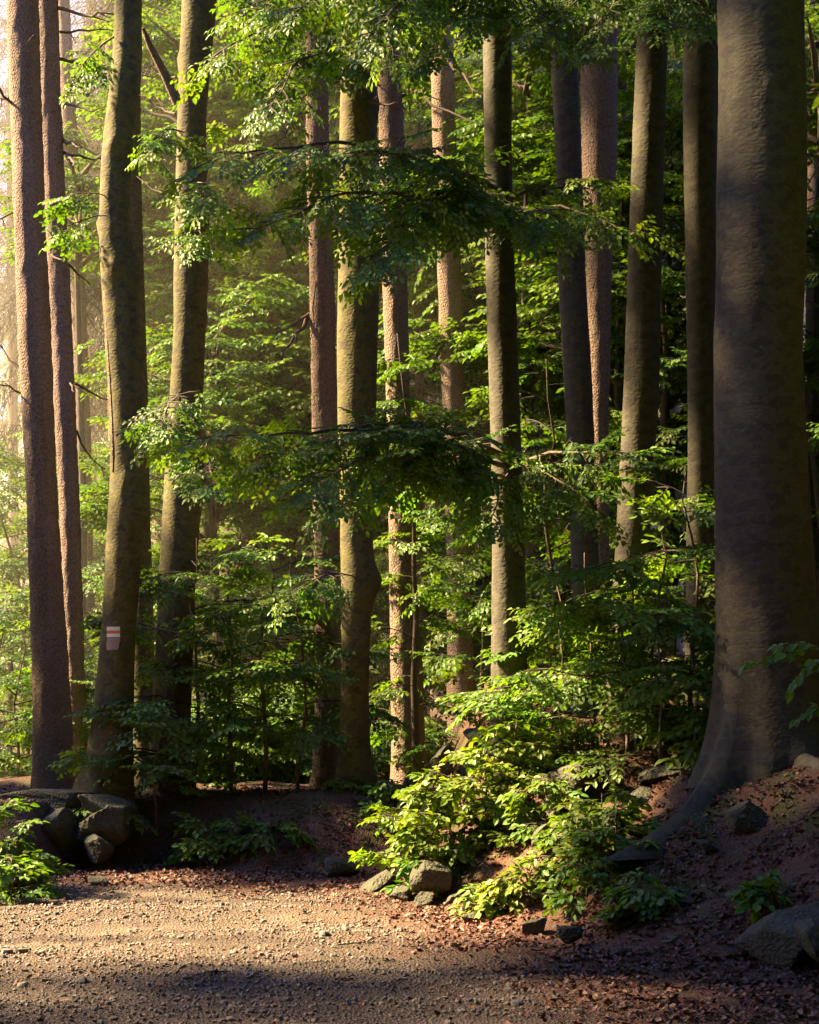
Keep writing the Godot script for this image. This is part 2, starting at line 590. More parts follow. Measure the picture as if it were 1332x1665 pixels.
# ------------------------------------------------------------------ trunks
func interp(ys: Array, vs: Array, y: float) -> float:
	var n := ys.size()
	if y <= ys[0]:
		return vs[0]
	if y >= ys[n - 1]:
		var m: float = (vs[n - 1] - vs[n - 2]) / (ys[n - 1] - ys[n - 2])
		return vs[n - 1] + clampf(m, -0.06, 0.06) * (y - ys[n - 1])
	var i := 0
	while ys[i + 1] < y:
		i += 1
	return cubic_interpolate(vs[i], vs[i + 1], vs[maxi(0, i - 1)], vs[mini(n - 1, i + 2)], (y - ys[i]) / (ys[i + 1] - ys[i]))

# rows: photo y, left edge, right edge (from the top down). knobs: [photo y, side -1 (left) .. 1 (right) or 0 (front), size, height]
func trunk(called: String, label: String, category: String, d: float, rows: Array, m: Material, sd: int, top := 13.0, flare := 0.3, rough := 0.012, knobs := [], group := "", ridges := [], deep := 0.3) -> Node3D:
	var ys := []
	var cxs := []
	var rs := []
	for k in range(rows.size() - 1, -1, -1):
		var r: Array = rows[k]
		ys.append(EYE + (HY - r[0]) / F * d)
		cxs.append(((r[1] + r[2]) * 0.5 - CX) / F * d)
		rs.append((r[2] - r[1]) * 0.5 / F * d)
	var bx: float = cxs[0]
	var by := H(bx, -d)
	var o := thing(called, label, category, Vector3(bx, by, -d), group)
	var kn := []
	for k in knobs:
		kn.append([EYE + (HY - k[0]) / F * d, PI if k[1] < 0 else (0.0 if k[1] > 0 else PI * 0.5), k[2], k[3]])
	var sides := 44 if d < 14.5 else (34 if d < 20 else 20)
	var dy := 0.055 if d < 14.5 else (0.075 if d < 20 else 0.16)
	var verts := PackedVector3Array()
	var cols := PackedColorArray()
	var y := by - deep
	var n := 0
	var ph := sd * 13.7
	while y < top + by:
		var c := interp(ys, cxs, y)
		var r := maxf(0.03, interp(ys, rs, y))
		if y > ys[-1]:
			r = maxf(0.05, rs[-1] * (1.0 - 0.035 * (y - ys[-1])))
		var hg := maxf(0.0, y - by)
		var zc := 0.05 * n1.get_noise_2d(y * 0.25, ph)
		for k in sides + 1:
			var an := TAU * (k % sides) / sides
			var ca := cos(an)
			var sa := sin(an)
			var rr := r * (1.0 + 0.045 * n1.get_noise_3d(ca * 0.9 + ph, sa * 0.9, y * 0.8))
			rr *= 1.0 + flare * exp(-hg / 0.22) * (0.55 + 0.75 * maxf(0.0, n2.get_noise_3d(ca * 1.4, sa * 1.4, ph) + 0.25))
			rr += rough * n1.get_noise_3d(ca * r * 14.0, sa * r * 14.0 + ph, y * 7.0)
			for q in ridges:
				var dr: float = angle_difference(an, deg_to_rad(q[0])) / q[2]
				rr += q[1] * exp(-(y - by + deep - 0.1) / q[3]) * exp(-dr * dr)
			for q in kn:
				var da := absf(angle_difference(an, q[1])) * r
				var dv: float = y - q[0]
				rr += q[3] * exp(-(da * da + dv * dv * 0.7) / (q[2] * q[2]))
			verts.append(Vector3(c - bx + ca * rr, y - by, zc + sa * rr))
			var tone := 1.0 + 0.35 * n1.get_noise_3d(ca * 1.2 + ph, sa * 1.2, y * 0.7)
			cols.append(Color(tone, tone, tone))
		n += 1
		y += dy
	var idx := PackedInt32Array()
	var w := sides + 1
	for j in n - 1:
		for k in sides:
			var a := j * w + k
			idx.append_array(PackedInt32Array([a, a + 1, a + w, a + 1, a + w + 1, a + w]))
	var arr := []
	arr.resize(Mesh.ARRAY_MAX)
	arr[Mesh.ARRAY_VERTEX] = verts
	arr[Mesh.ARRAY_COLOR] = cols
	arr[Mesh.ARRAY_INDEX] = idx
	var st := SurfaceTool.new()
	st.create_from_arrays(arr)
	st.generate_normals()
	part("trunk", st.commit(), m, o)
	o.set_meta("ys", ys)
	return o

# a leafy crown above the picture's upper edge: sprays through a loose cloud
func crown(o: Node3D, lo: float, hi: float, rad: float, count: int, tint: Color, sd: int, sc := 2.2, off := Vector3.ZERO):
	var rng := RandomNumberGenerator.new()
	rng.seed = sd
	var xf := []
	var cols := []
	var limbs := new_st()
	var clumps := []
	for i in 14:
		var t := (i + rng.randf()) / 14.0
		var an := i * 2.4 + rng.randf()
		var rr := rad * rng.randf_range(0.35, 1.0) * (1.0 - 0.5 * absf(t - 0.4))
		var p := Vector3(cos(an) * rr, lerpf(lo, hi, t), sin(an) * rr) + off
		clumps.append(p)
		tube(limbs, [Vector3(off.x, maxf(lo - 0.8, p.y - rr * 0.5), off.z), Vector3(p.x * 0.5 + off.x * 0.5, p.y - rr * 0.15, p.z * 0.5 + off.z * 0.5), p], 0.05, 0.012, 5)
	for i in count:
		var c: Vector3 = clumps[rng.randi() % clumps.size()]
		var p := c + Vector3(rng.randfn(0, 0.30) * rad * 0.8, rng.randfn(0, 0.16) * rad * 0.6, rng.randfn(0, 0.30) * rad * 0.8)
		p.y = maxf(p.y, lo)
		var out := Vector2(p.x - off.x, p.z - off.z)
		if out.length() > rad * 1.1:
			out = out.normalized() * rad * 1.1
			p = Vector3(out.x + off.x, p.y, out.y + off.z)
		var xd := Vector3(p.x - off.x, rng.randf_range(-0.5, 0.2) * rad * 0.5, p.z - off.z) + Vector3(rng.randf_range(-1, 1), 0, rng.randf_range(-1, 1))
		xf.append(facing(xd, Vector3(rng.randf_range(-0.4, 0.4), 1, rng.randf_range(-0.4, 0.4)), p, sc * rng.randf_range(0.8, 1.2)))
		cols.append(shade_of(tint, rng))
	var cr := part("limbs", done(limbs), M.deadwood, o, "stuff")
	copies_part("crown", sprays[sd % sprays.size()], xf, cols, o)
	cr.name = "limbs"

func dead_branches(o: Node3D, d: float, list: Array, sd: int):
	# list: [x0, y0, x1, y1, thickness in photo pixels, depth change]
	var rng := RandomNumberGenerator.new()
	rng.seed = sd
	for b in list:
		var st := new_st()
		var a := at(b[0], b[1], d) - o.position
		var e := at(b[2], b[3], d + b[5]) - o.position
		var r: float = b[4] * 0.5 / F * d
		var pts := []
		for i in 6:
			var t := i / 5.0
			pts.append(a.lerp(e, t) + Vector3(rng.randf_range(-1, 1), rng.randf_range(-1, 1) - 1.6 * t * (1.0 - t), rng.randf_range(-1, 1)) * 0.035 * a.distance_to(e) * (0.0 if i == 0 else 1.0))
		tube(st, pts, r, r * 0.35, 6)
		for k in 2:
			var i := 1 + rng.randi() % 4
			var p: Vector3 = pts[i]
			tube(st, [p, p + (e - a) * 0.15 + Vector3(rng.randf_range(-0.1, 0.1), rng.randf_range(-0.12, 0.1), rng.randf_range(-0.1, 0.1))], r * 0.5, r * 0.2, 4)
		part("dead_branch", done(st), M.deadwood, o)

func make_main_trunks():
	var t: Node3D
	t = trunk("spruce_tree", "thick rough-barked spruce at the far left edge, its left side in warm light", "tree", 17.15,
		[[0, 10, 62], [250, 20, 70], [555, 30, 83], [740, 40, 90], [900, 46, 99], [1100, 53, 112], [1280, 54, 120]], M.spruce, 1, 15.0, 0.12, 0.014)
	crown(t, 11.5, 15.0, 2.0, 52, GREEN, 31)
	dead_branches(t, 17.15, [[14, 160, -30, 150, 5, 0.2], [25, 178, -20, 120, 6, -0.4], [38, 610, -10, 540, 4, 0.3], [36, 640, -20, 612, 4, -0.3], [30, 340, -30, 372, 4, 0.2], [58, 52, 50, 60, 3, -0.3]], 41)
	t = trunk("spruce_tree", "slimmer spruce standing close behind the thick left-edge spruce", "tree", 19.5,
		[[0, 60, 95], [260, 68, 104], [555, 83, 118], [830, 97, 130], [1100, 107, 138], [1250, 108, 142]], M.spruce, 2, 15.0, 0.15, 0.014)
	crown(t, 12.5, 15.0, 1.8, 44, GREEN, 32)
	dead_branches(t, 19.5, [[88, 12, 185, 24, 7, -0.5], [95, 52, 60, 52, 5, 0.2], [98, 52, 180, 48, 5, 0.4], [96, 95, 182, 116, 6, 0.5], [100, 168, 165, 180, 6, -0.4], [104, 228, 132, 240, 6, -0.4], [104, 248, 165, 260, 6, 0.4], [70, 142, 62, 143, 4, 0.1],
		[108, 250, 125, 270, 6, -0.6], [72, 333, 108, 338, 5, -0.3], [80, 412, 102, 424, 5, -0.4], [112, 430, 146, 462, 5, 0.3], [115, 620, 175, 652, 6, 0.4], [112, 618, 122, 636, 5, -0.5], [125, 700, 172, 775, 4, 0.6], [90, 480, 84, 482, 4, 0.3]], 42)
	t = trunk("spruce_tree", "thin spruce behind the left pair, its foot lost in young beech leaves", "tree", 25.0,
		[[0, 93, 113], [100, 96, 120], [300, 106, 130], [500, 115, 140], [700, 121, 147], [1100, 128, 156]], M.spruce, 3, 17.0, 0.1, 0.014)
	crown(t, 15.0, 17.0, 2.0, 40, GREEN, 33)
	dead_branches(t, 25.0, [[118, 100, 182, 45, 4, 0.3], [125, 170, 180, 125, 4, -0.3], [128, 235, 168, 215, 4, 0.3], [130, 340, 165, 330, 4, 0.2], [134, 500, 160, 540, 4, 0.3]], 43)
	t = trunk("spruce_tree", "pale pinkish spruce half hidden behind the trail-marked beech", "tree", 29.0,
		[[0, 171, 188], [300, 172, 190], [700, 176, 196], [1150, 180, 200]], M.spruce, 4, 18.0, 0.1, 0.012)
	crown(t, 16.5, 18.0, 2.0, 40, GREEN, 34)

	t = trunk("beech_tree", "crooked knobbly beech with a painted trail mark, rooted on the rocks", "tree", 15.6,
		[[0, 186, 230], [120, 180, 229], [250, 167, 216], [370, 162, 214], [450, 165, 226], [555, 171, 232], [680, 178, 237], [780, 179, 240], [850, 175, 237], [1000, 167, 222], [1150, 152, 216], [1230, 140, 216], [1300, 118, 217]], M.beech, 5, 14.0, 0.12, 0.006,
		[[240, 0, 0.07, 0.05], [368, -1, 0.05, 0.035], [440, 0, 0.06, 0.05], [432, 1, 0.07, 0.04], [575, 1, 0.07, 0.03], [785, 0, 0.05, 0.03], [838, 1, 0.07, 0.05], [960, 0, 0.04, 0.02], [1090, 0, 0.04, 0.02], [1120, -1, 0.03, 0.02], [1160, 0, 0.03, 0.02], [1235, -1, 0.035, 0.05]], "", [[170, 0.22, 0.3, 0.22], [100, 0.08, 0.3, 0.15], [40, 0.1, 0.3, 0.15]])
	crown(t, 10.5, 14.0, 2.4, 60, GREEN, 35)
	seam(t, 15.6)
	trail_mark(t, 15.6)
	add_branch(t, at(185, 60, 15.5), at(120, 125, 15.1), 0.012, 0.12, GREEN, 61)
	add_branch(t, at(176, 320, 15.5), at(108, 318, 15.1), 0.008, 0.10, GREEN, 62, 0.35)
	add_branch(t, at(174, 350, 15.4), at(102, 372, 15.2), 0.008, 0.14, GREEN, 63, 0.4)
	t = trunk("beech_tree", "dark slender beech close behind the trail-marked one", "tree", 17.9,
		[[0, 208, 228], [300, 200, 230], [600, 212, 239], [850, 214, 245], [1000, 215, 250], [1180, 216, 252]], M.beech, 6, 14.0, 0.2, 0.004)
	crown(t, 11.5, 14.0, 2.0, 40, GREEN, 36)
	t = trunk("beech_tree", "leaning beech with a broken reddish branch stub high on its left", "tree", 16.5,
		[[0, 296, 352], [100, 292, 343], [200, 288, 335], [300, 286, 337], [420, 284, 340], [555, 282, 334], [700, 272, 329], [790, 268, 333], [850, 264, 325], [950, 258, 318], [1120, 250, 312], [1290, 240, 308]], M.beech, 7, 14.0, 0.2, 0.004,
		[[100, -1, 0.05, 0.03], [265, 1, 0.06, 0.03], [350, 1, 0.06, 0.025], [790, 1, 0.09, 0.05], [520, 1, 0.05, 0.02]])
	crown(t, 11.0, 14.0, 2.6, 60, GREEN, 37)
	var stub := new_st()
	tube(stub, [at(290, 168, 16.1) - t.position, at(268, 120, 16.0) - t.position, at(246, 78, 15.9) - t.position, at(232, 46, 15.8) - t.position], 0.055, 0.022, 9)
	part("broken_branch", done(stub), M.spruce, t)
	add_branch(t, at(300, 215, 16.0), at(245, 245, 14.8), 0.010, 0.18, GREEN, 64, 0.2)
	add_branch(t, at(320, 300, 16.0), at(335, 320, 15.0), 0.010, 0.16, GREEN, 65, 0.3)
	add_branch(t, at(322, 360, 16.0), at(330, 395, 15.0), 0.010, 0.16, GREEN, 66, 0.4)
	add_branch(t, at(310, 660, 16.0), at(262, 690, 14.0), 0.012, 0.4, GREEN, 67, 0.3)
	add_branch(t, at(320, 720, 16.0), at(350, 790, 14.0), 0.012, 0.45, GREEN, 68, 0.3)
	dead_branches(t, 16.5, [[288, 330, 225, 290, 4, 0.3], [285, 185, 230, 155, 4, 0.6], [286, 125, 225, 122, 3, 0.6]], 44)

	t = trunk("spruce_tree", "spruce touching the left side of the mossy twin-trunk beech", "tree", 16.85,
		[[0, 497, 532], [230, 498, 535], [450, 503, 543], [650, 507, 548], [950, 512, 552], [1150, 512, 556], [1250, 508, 560], [1300, 502, 562]], M.spruce, 8, 15.0, 0.12, 0.014)
	crown(t, 11.2, 15.0, 2.0, 52, GREEN, 38)
	dead_branches(t, 16.85, [[503, 510, 445, 545, 5, -0.4], [500, 515, 455, 590, 7, -0.6], [502, 150, 440, 175, 4, 0.4], [505, 152, 448, 235, 4, -0.5], [504, 250, 460, 262, 4, 0.3], [515, 420, 505, 560, 3, -0.35]], 45)
	t = trunk("beech_tree", "stout mossy beech beside the spruce in the middle of the picture", "tree", 15.8,
		[[0, 557, 607], [100, 555, 610], [200, 553, 613], [320, 552, 612], [450, 550, 617], [600, 548, 613], [800, 553, 608], [890, 554, 607], [945, 555, 612], [1000, 555, 604], [1100, 555, 600], [1220, 552, 602], [1300, 546, 612]], M.beech, 9, 14.0, 0.25, 0.004,
		[[945, 1, 0.10, 0.06], [170, 1, 0.10, 0.03], [160, 0, 0.12, 0.05], [260, -1, 0.06, 0.02], [700, 0, 0.05, 0.02]])
	crown(t, 10.9, 14.0, 2.8, 64, GREEN, 39)
	add_branch(t, at(560, 20, 15.8), at(350, 90, 14.2), 0.025, 0.7, GREEN, 69)
	add_branch(t, at(570, 60, 15.8), at(430, 190, 13.8), 0.02, 0.6, GREEN, 70)
	add_branch(t, at(600, -20, 15.8), at(640, 90, 13.2), 0.025, 0.8, GREEN, 71)
	add_branch(t, at(570, -60, 15.8), at(420, 20, 13.8), 0.025, 0.9, GREEN, 72)
	add_branch(t, at(585, 940, 15.8), at(480, 960, 14.6), 0.012, 0.4, GREEN, 73, 0.2)
	dead_branches(t, 15.8, [[572, 155, 665, 175, 6, -0.5], [600, 80, 625, 105, 6, -0.4], [590, 470, 560, 540, 2, -0.5]], 46)
	t = trunk("spruce_tree", "brightly sunlit spruce with a pale foot right of the mossy beech", "tree", 18.0,
		[[80, 614, 652], [150, 615, 654], [300, 618, 660], [480, 623, 663], [700, 630, 668], [950, 633, 678], [1100, 635, 688], [1200, 637, 692], [1290, 636, 696]], M.spruce, 10, 16.0, 0.10, 0.014)
	crown(t, 12.0, 16.0, 2.0, 48, GREEN, 40)
	dead_branches(t, 18.0, [[620, 140, 600, 130, 4, -0.3], [655, 155, 690, 168, 5, -0.4], [655, 300, 675, 312, 4, -0.4], [640, 620, 615, 600, 3, 0.2]], 47)
	t = trunk("spruce_tree", "reddish spruce trunk rising behind a rounded boulder", "tree", 20.5,
		[[0, 699, 737], [200, 703, 741], [450, 711, 750], [600, 717, 755], [850, 724, 764], [1100, 727, 772], [1200, 728, 777]], M.spruce, 11, 17.0, 0.1, 0.014)
	crown(t, 13.5, 17.0, 2.2, 48, GREEN, 41)
	dead_branches(t, 20.5, [[704, 78, 790, 155, 7, -0.6], [740, 130, 790, 118, 6, -0.5], [655, 143, 790, 205, 6, -0.8], [705, 125, 680, 145, 5, 0.3], [735, 225, 775, 222, 5, -0.3], [716, 330, 700, 300, 4, 0.2], [735, 440, 780, 455, 5, 0.3], [735, 445, 785, 420, 4, -0.3]], 48)
	t = trunk("spruce_tree", "dim red trunk close behind the sunlit spruce's right edge", "tree", 23.0,
		[[700, 676, 690], [1000, 678, 692], [1150, 679, 694], [1230, 679, 696]], M.spruce, 12, 9.0, 0.1, 0.012)

	# right-hand beeches
	t = trunk("beech_tree", "nearly black beech between the red spruce and the right-hand group", "tree", 13.6,
		[[0, 785, 832], [280, 788, 833], [450, 790, 838], [700, 797, 847], [900, 800, 853], [1050, 799, 857], [1180, 797, 860]], M.grey_beech, 13, 13.0, 0.25, 0.003)
	crown(t, 9.3, 13.0, 2.8, 64, GREEN, 42)
	var L := [  # upper tier, lower tier, top
		[812, 320, 338, 262, 11.2, 0.030, 0.70, GREEN], [812, 330, 420, 372, 11.0, 0.028, 0.66, GREEN], [812, 345, 600, 425, 11.4, 0.022, 0.57, GREEN], [812, 310, 560, 250, 11.7, 0.024, 0.61, GREEN],
		[815, 340, 1015, 372, 12.8, 0.022, 0.53, GREEN], [815, 330, 980, 300, 13.8, 0.018, 0.49, GREEN], [815, 360, 905, 350, 12.3, 0.016, 0.41, GREEN],
		[825, 745, 330, 712, 11.3, 0.028, 0.66, GREEN], [825, 760, 500, 790, 11.2, 0.024, 0.57, GREEN], [825, 735, 600, 700, 11.8, 0.020, 0.61, GREEN],
		[828, 770, 800, 840, 12.4, 0.016, 0.37, GREEN], [828, 760, 1040, 745, 12.6, 0.022, 0.49, GREEN], [828, 750, 960, 820, 12.6, 0.016, 0.41, GREEN], 		[812, 335, 680, 330, 12.0, 0.02, 0.57, GREEN], [825, 750, 430, 740, 11.5, 0.02, 0.57, GREEN], [825, 775, 560, 820, 11.7, 0.016, 0.41, GREEN],
		[806, -60, 600, 60, 11.4, 0.022, 0.61, GREEN], [806, -40, 700, 90, 12.0, 0.022, 0.53, GREEN], [806, -50, 880, 60, 12.2, 0.02, 0.49, GREEN], [806, -80, 480, 20, 11.3, 0.025, 0.74, GREEN]]
	var k := 0
	for b in L:
		k += 1
		add_branch(t, at(b[0], b[1], 13.5), at(b[2], b[3], b[4]), b[5], b[6], b[7], 400 + k, 0.10)
	t = trunk("beech_tree", "straight beech left of the leaning reddish one in the right-hand group", "tree", 15.6,
		[[0, 893, 940], [250, 903, 945], [450, 908, 953], [600, 916, 961], [700, 921, 966], [930, 930, 975], [1150, 938, 985]], M.grey_beech, 14, 14.0, 0.2, 0.003)
	crown(t, 10.6, 14.0, 2.4, 52, GREEN, 43)
	t = trunk("beech_tree", "reddish-brown beech narrowing downward between two straight beeches", "tree", 17.0,
		[[0, 942, 1010], [80, 943, 1005], [250, 946, 1003], [450, 953, 995], [600, 957, 992], [700, 961, 989], [950, 966, 992], [1150, 970, 996]], M.spruce, 15, 14.0, 0.2, 0.008)
	crown(t, 11.2, 14.0, 2.4, 52, GREEN, 44)
	dead_branches(t, 17.0, [[965, 220, 1030, 183, 3, -0.5]], 49)
	t = trunk("beech_tree", "dark beech with a thin brown lit edge, left of the pale grey beech", "tree", 14.2,
		[[0, 1037, 1088], [250, 1028, 1080], [450, 1020, 1075], [650, 1013, 1070], [850, 1003, 1058], [950, 997, 1052], [1150, 985, 1045]], M.grey_beech, 16, 13.5, 0.25, 0.003)
	crown(t, 9.8, 13.5, 2.6, 60, GREEN, 45)
	add_branch(t, at(1060, -60, 14.1), at(900, 40, 12.6), 0.024, 0.7, GREEN, 81)
	add_branch(t, at(1060, -30, 14.1), at(960, 75, 12.4), 0.02, 0.5, GREEN, 82)
	add_branch(t, at(1060, -50, 14.1), at(1090, 40, 12.4), 0.02, 0.5, GREEN, 83)
	add_branch(t, at(1060, -60, 14.1), at(1150, 30, 12.8), 0.02, 0.45, GREEN, 84)
	t = trunk("beech_tree", "pale grey beech just left of the huge dark trunk", "tree", 14.6,
		[[0, 1110, 1172], [50, 1110, 1170], [250, 1112, 1166], [550, 1117, 1164], [750, 1119, 1162], [900, 1117, 1163], [1150, 1114, 1166]], M.grey_beech, 17, 13.5, 0.25, 0.003)
	crown(t, 10.0, 13.5, 2.6, 220, GREEN, 46)
	dead_branches(t, 14.6, [[1115, 145, 1136, 130, 3, -0.35]], 50)
	t = trunk("beech_tree", "huge dark beech filling the right edge, roots spreading down the bank", "tree", 11.6,
		[[0, 1168, 1305], [250, 1168, 1310], [400, 1165, 1308], [550, 1163, 1305], [800, 1164, 1314], [1000, 1166, 1328], [1100, 1162, 1336], [1180, 1158, 1344], [1250, 1152, 1352], [1300, 1150, 1356]], M.grey_beech, 18, 12.0, 0.1, 0.004,
		[[160, 0, 0.03, 0.02], [455, 0, 0.035, 0.02], [800, -1, 0.03, 0.015], [860, -1, 0.03, 0.015], [990, -1, 0.03, 0.015], [232, -1, 0.03, 0.012], [840, 0, 0.05, 0.012]], "", [[172, 0.55, 0.24, 0.26], [140, 0.98, 0.20, 0.32], [104, 0.6, 0.15, 0.22], [62, 0.7, 0.2, 0.22], [15, 0.5, 0.3, 0.25], [250, 0.4, 0.4, 0.25]], 0.6)
	crown(t, 8.2, 12.0, 3.0, 320, GREEN, 47)
	var roots := [
		[[1310, 1285, 11.1], [1340, 1306, 10.8], [1400, 1325, 10.5]]]
	for i in roots.size():
		var pts := []
		for p in roots[i]:
			var q := at(p[0], p[1], p[2])
			q.y = H(q.x, q.z) - (0.02 if p != roots[i][-1] else 0.09)
			pts.append(q - t.position)
		var st := new_st()
		tube(st, smooth_line(pts, 5), 0.09, 0.025, 12)
		part("root", done(st), M.grey_beech, t)

func smooth_line(pts: Array, per: int) -> Array:
	var out := []
	for i in pts.size() - 1:
		for k in per:
			out.append(pts[i].cubic_interpolate(pts[i + 1], pts[maxi(0, i - 1)], pts[mini(pts.size() - 1, i + 2)], float(k) / per))
	out.append(pts[-1])
	return out

func trunk_front(d: float, px: float, py: float, cx: float, r_px: float, lift: float) -> Vector3:
	var r := r_px / F * d + lift
	var c := at(cx, py, d)
	var dx := (px - cx) / F * d
	return Vector3(c.x + dx, c.y, c.z + sqrt(maxf(0.0001, r * r - dx * dx)))

func seam(t: Node3D, d: float):     # the callused seam that runs down the left of the marked beech
	var rows := [[365, 166, 188, 26], [420, 168, 192, 28], [480, 171, 196, 29], [560, 176, 201, 30], [640, 181, 205, 30], [700, 184, 208, 30], [770, 185, 209, 30]]
	var pts := []
	for r in rows:
		pts.append(trunk_front(d, r[1] + 3.0, r[0], r[2], r[3], -0.006) - t.position)
	var st := new_st()
	tube(st, smooth_line(pts, 5), 0.016, 0.010, 8)
	part("bark_seam", done(st), M.spruce, t)

func trail_mark(t: Node3D, d: float):
	var mark := Node3D.new()
	mark.name = "trail_mark"
	t.add_child(mark)
	mark.set_meta("label", "white, red and white painted trail mark")
	for b in [[1020.5, 1026.5, "white_band"], [1026.5, 1031.5, "red_band"], [1031.5, 1037.0, "white_band"]]:
		part(b[2], patch(t, d, 178.3, 200.6, b[0], b[1], 0.014, 0), M.paint_red if b[2] == "red_band" else M.paint_white, mark)
	var p := part("faded_patch", patch(t, d, 175.0, 201.0, 1037.5, 1058.0, 0.012, 1), M.paint_faded, mark)
	p.set_meta("label", "older faded pinkish paint under the trail mark")

func patch(t: Node3D, d: float, x0: float, x1: float, y0: float, y1: float, lift: float, ragged: int) -> ArrayMesh:
	var st := new_st()
	var n := 10
	var rows := 2 if ragged == 0 else 8
	var g := []
	for j in rows + 1:
		var row := []
		for i in n + 1:
			var v := float(j) / rows
			var a := x0
			var b := x1
			if ragged:
				var inset := 3.5 * v * v + 0.8 * n2.get_noise_1d(v * 9.0)
				a += inset
				b -= inset * 1.5
			row.append(trunk_front(d, lerpf(a, b, float(i) / n), lerpf(y0, y1, v), 195.5, 27.5, lift) - t.position)
		g.append(row)
	for j in rows:
		for i in n:
			for v in [g[j][i], g[j][i + 1], g[j + 1][i], g[j][i + 1], g[j + 1][i + 1], g[j + 1][i]]:
				st.add_vertex(v)
	return done(st)

# ------------------------------------------------------------------ farther trees
func spruce_crown(o: Node3D, lo: float, hi: float, rad: float, count: int, tint: Color, sd: int, sc := 1.3):
	var rng := RandomNumberGenerator.new()
	rng.seed = sd
	var xf := []
	var cols := []
	var limbs := new_st()
	var whorls := int((hi - lo) / 0.45)
	for w in whorls:
		var t := float(w) / whorls
		for k in 5:
			var an := k * TAU / 5.0 + w * 0.7 + rng.randf() * 0.5
			var ln := rad * (1.0 - 0.75 * t) * rng.randf_range(0.6, 1.1)
			var p := Vector3(0, lerpf(lo, hi, t), 0)
			var dir := Vector3(cos(an), -0.25, sin(an))
			tube(limbs, [p, p + dir * ln * 0.6 + Vector3.DOWN * 0.08 * ln, p + dir * ln], 0.02, 0.006, 4)
			for i in maxi(2, int(count * ln / rad / (whorls * 5.0))):
				var q := p + dir * ln * rng.randf_range(0.15, 1.0)
				var xd := dir.rotated(Vector3.UP, rng.randf_range(-1.0, 1.0)) + Vector3.DOWN * rng.randf_range(0.1, 0.9)
				xf.append(facing(xd, Vector3.UP, q, sc * rng.randf_range(0.7, 1.2)))
				cols.append(shade_of(tint, rng))
	part("limbs", done(limbs), M.twig, o, "stuff")
	copies_part("needles", needle_sprays[sd % 3], xf, cols, o)

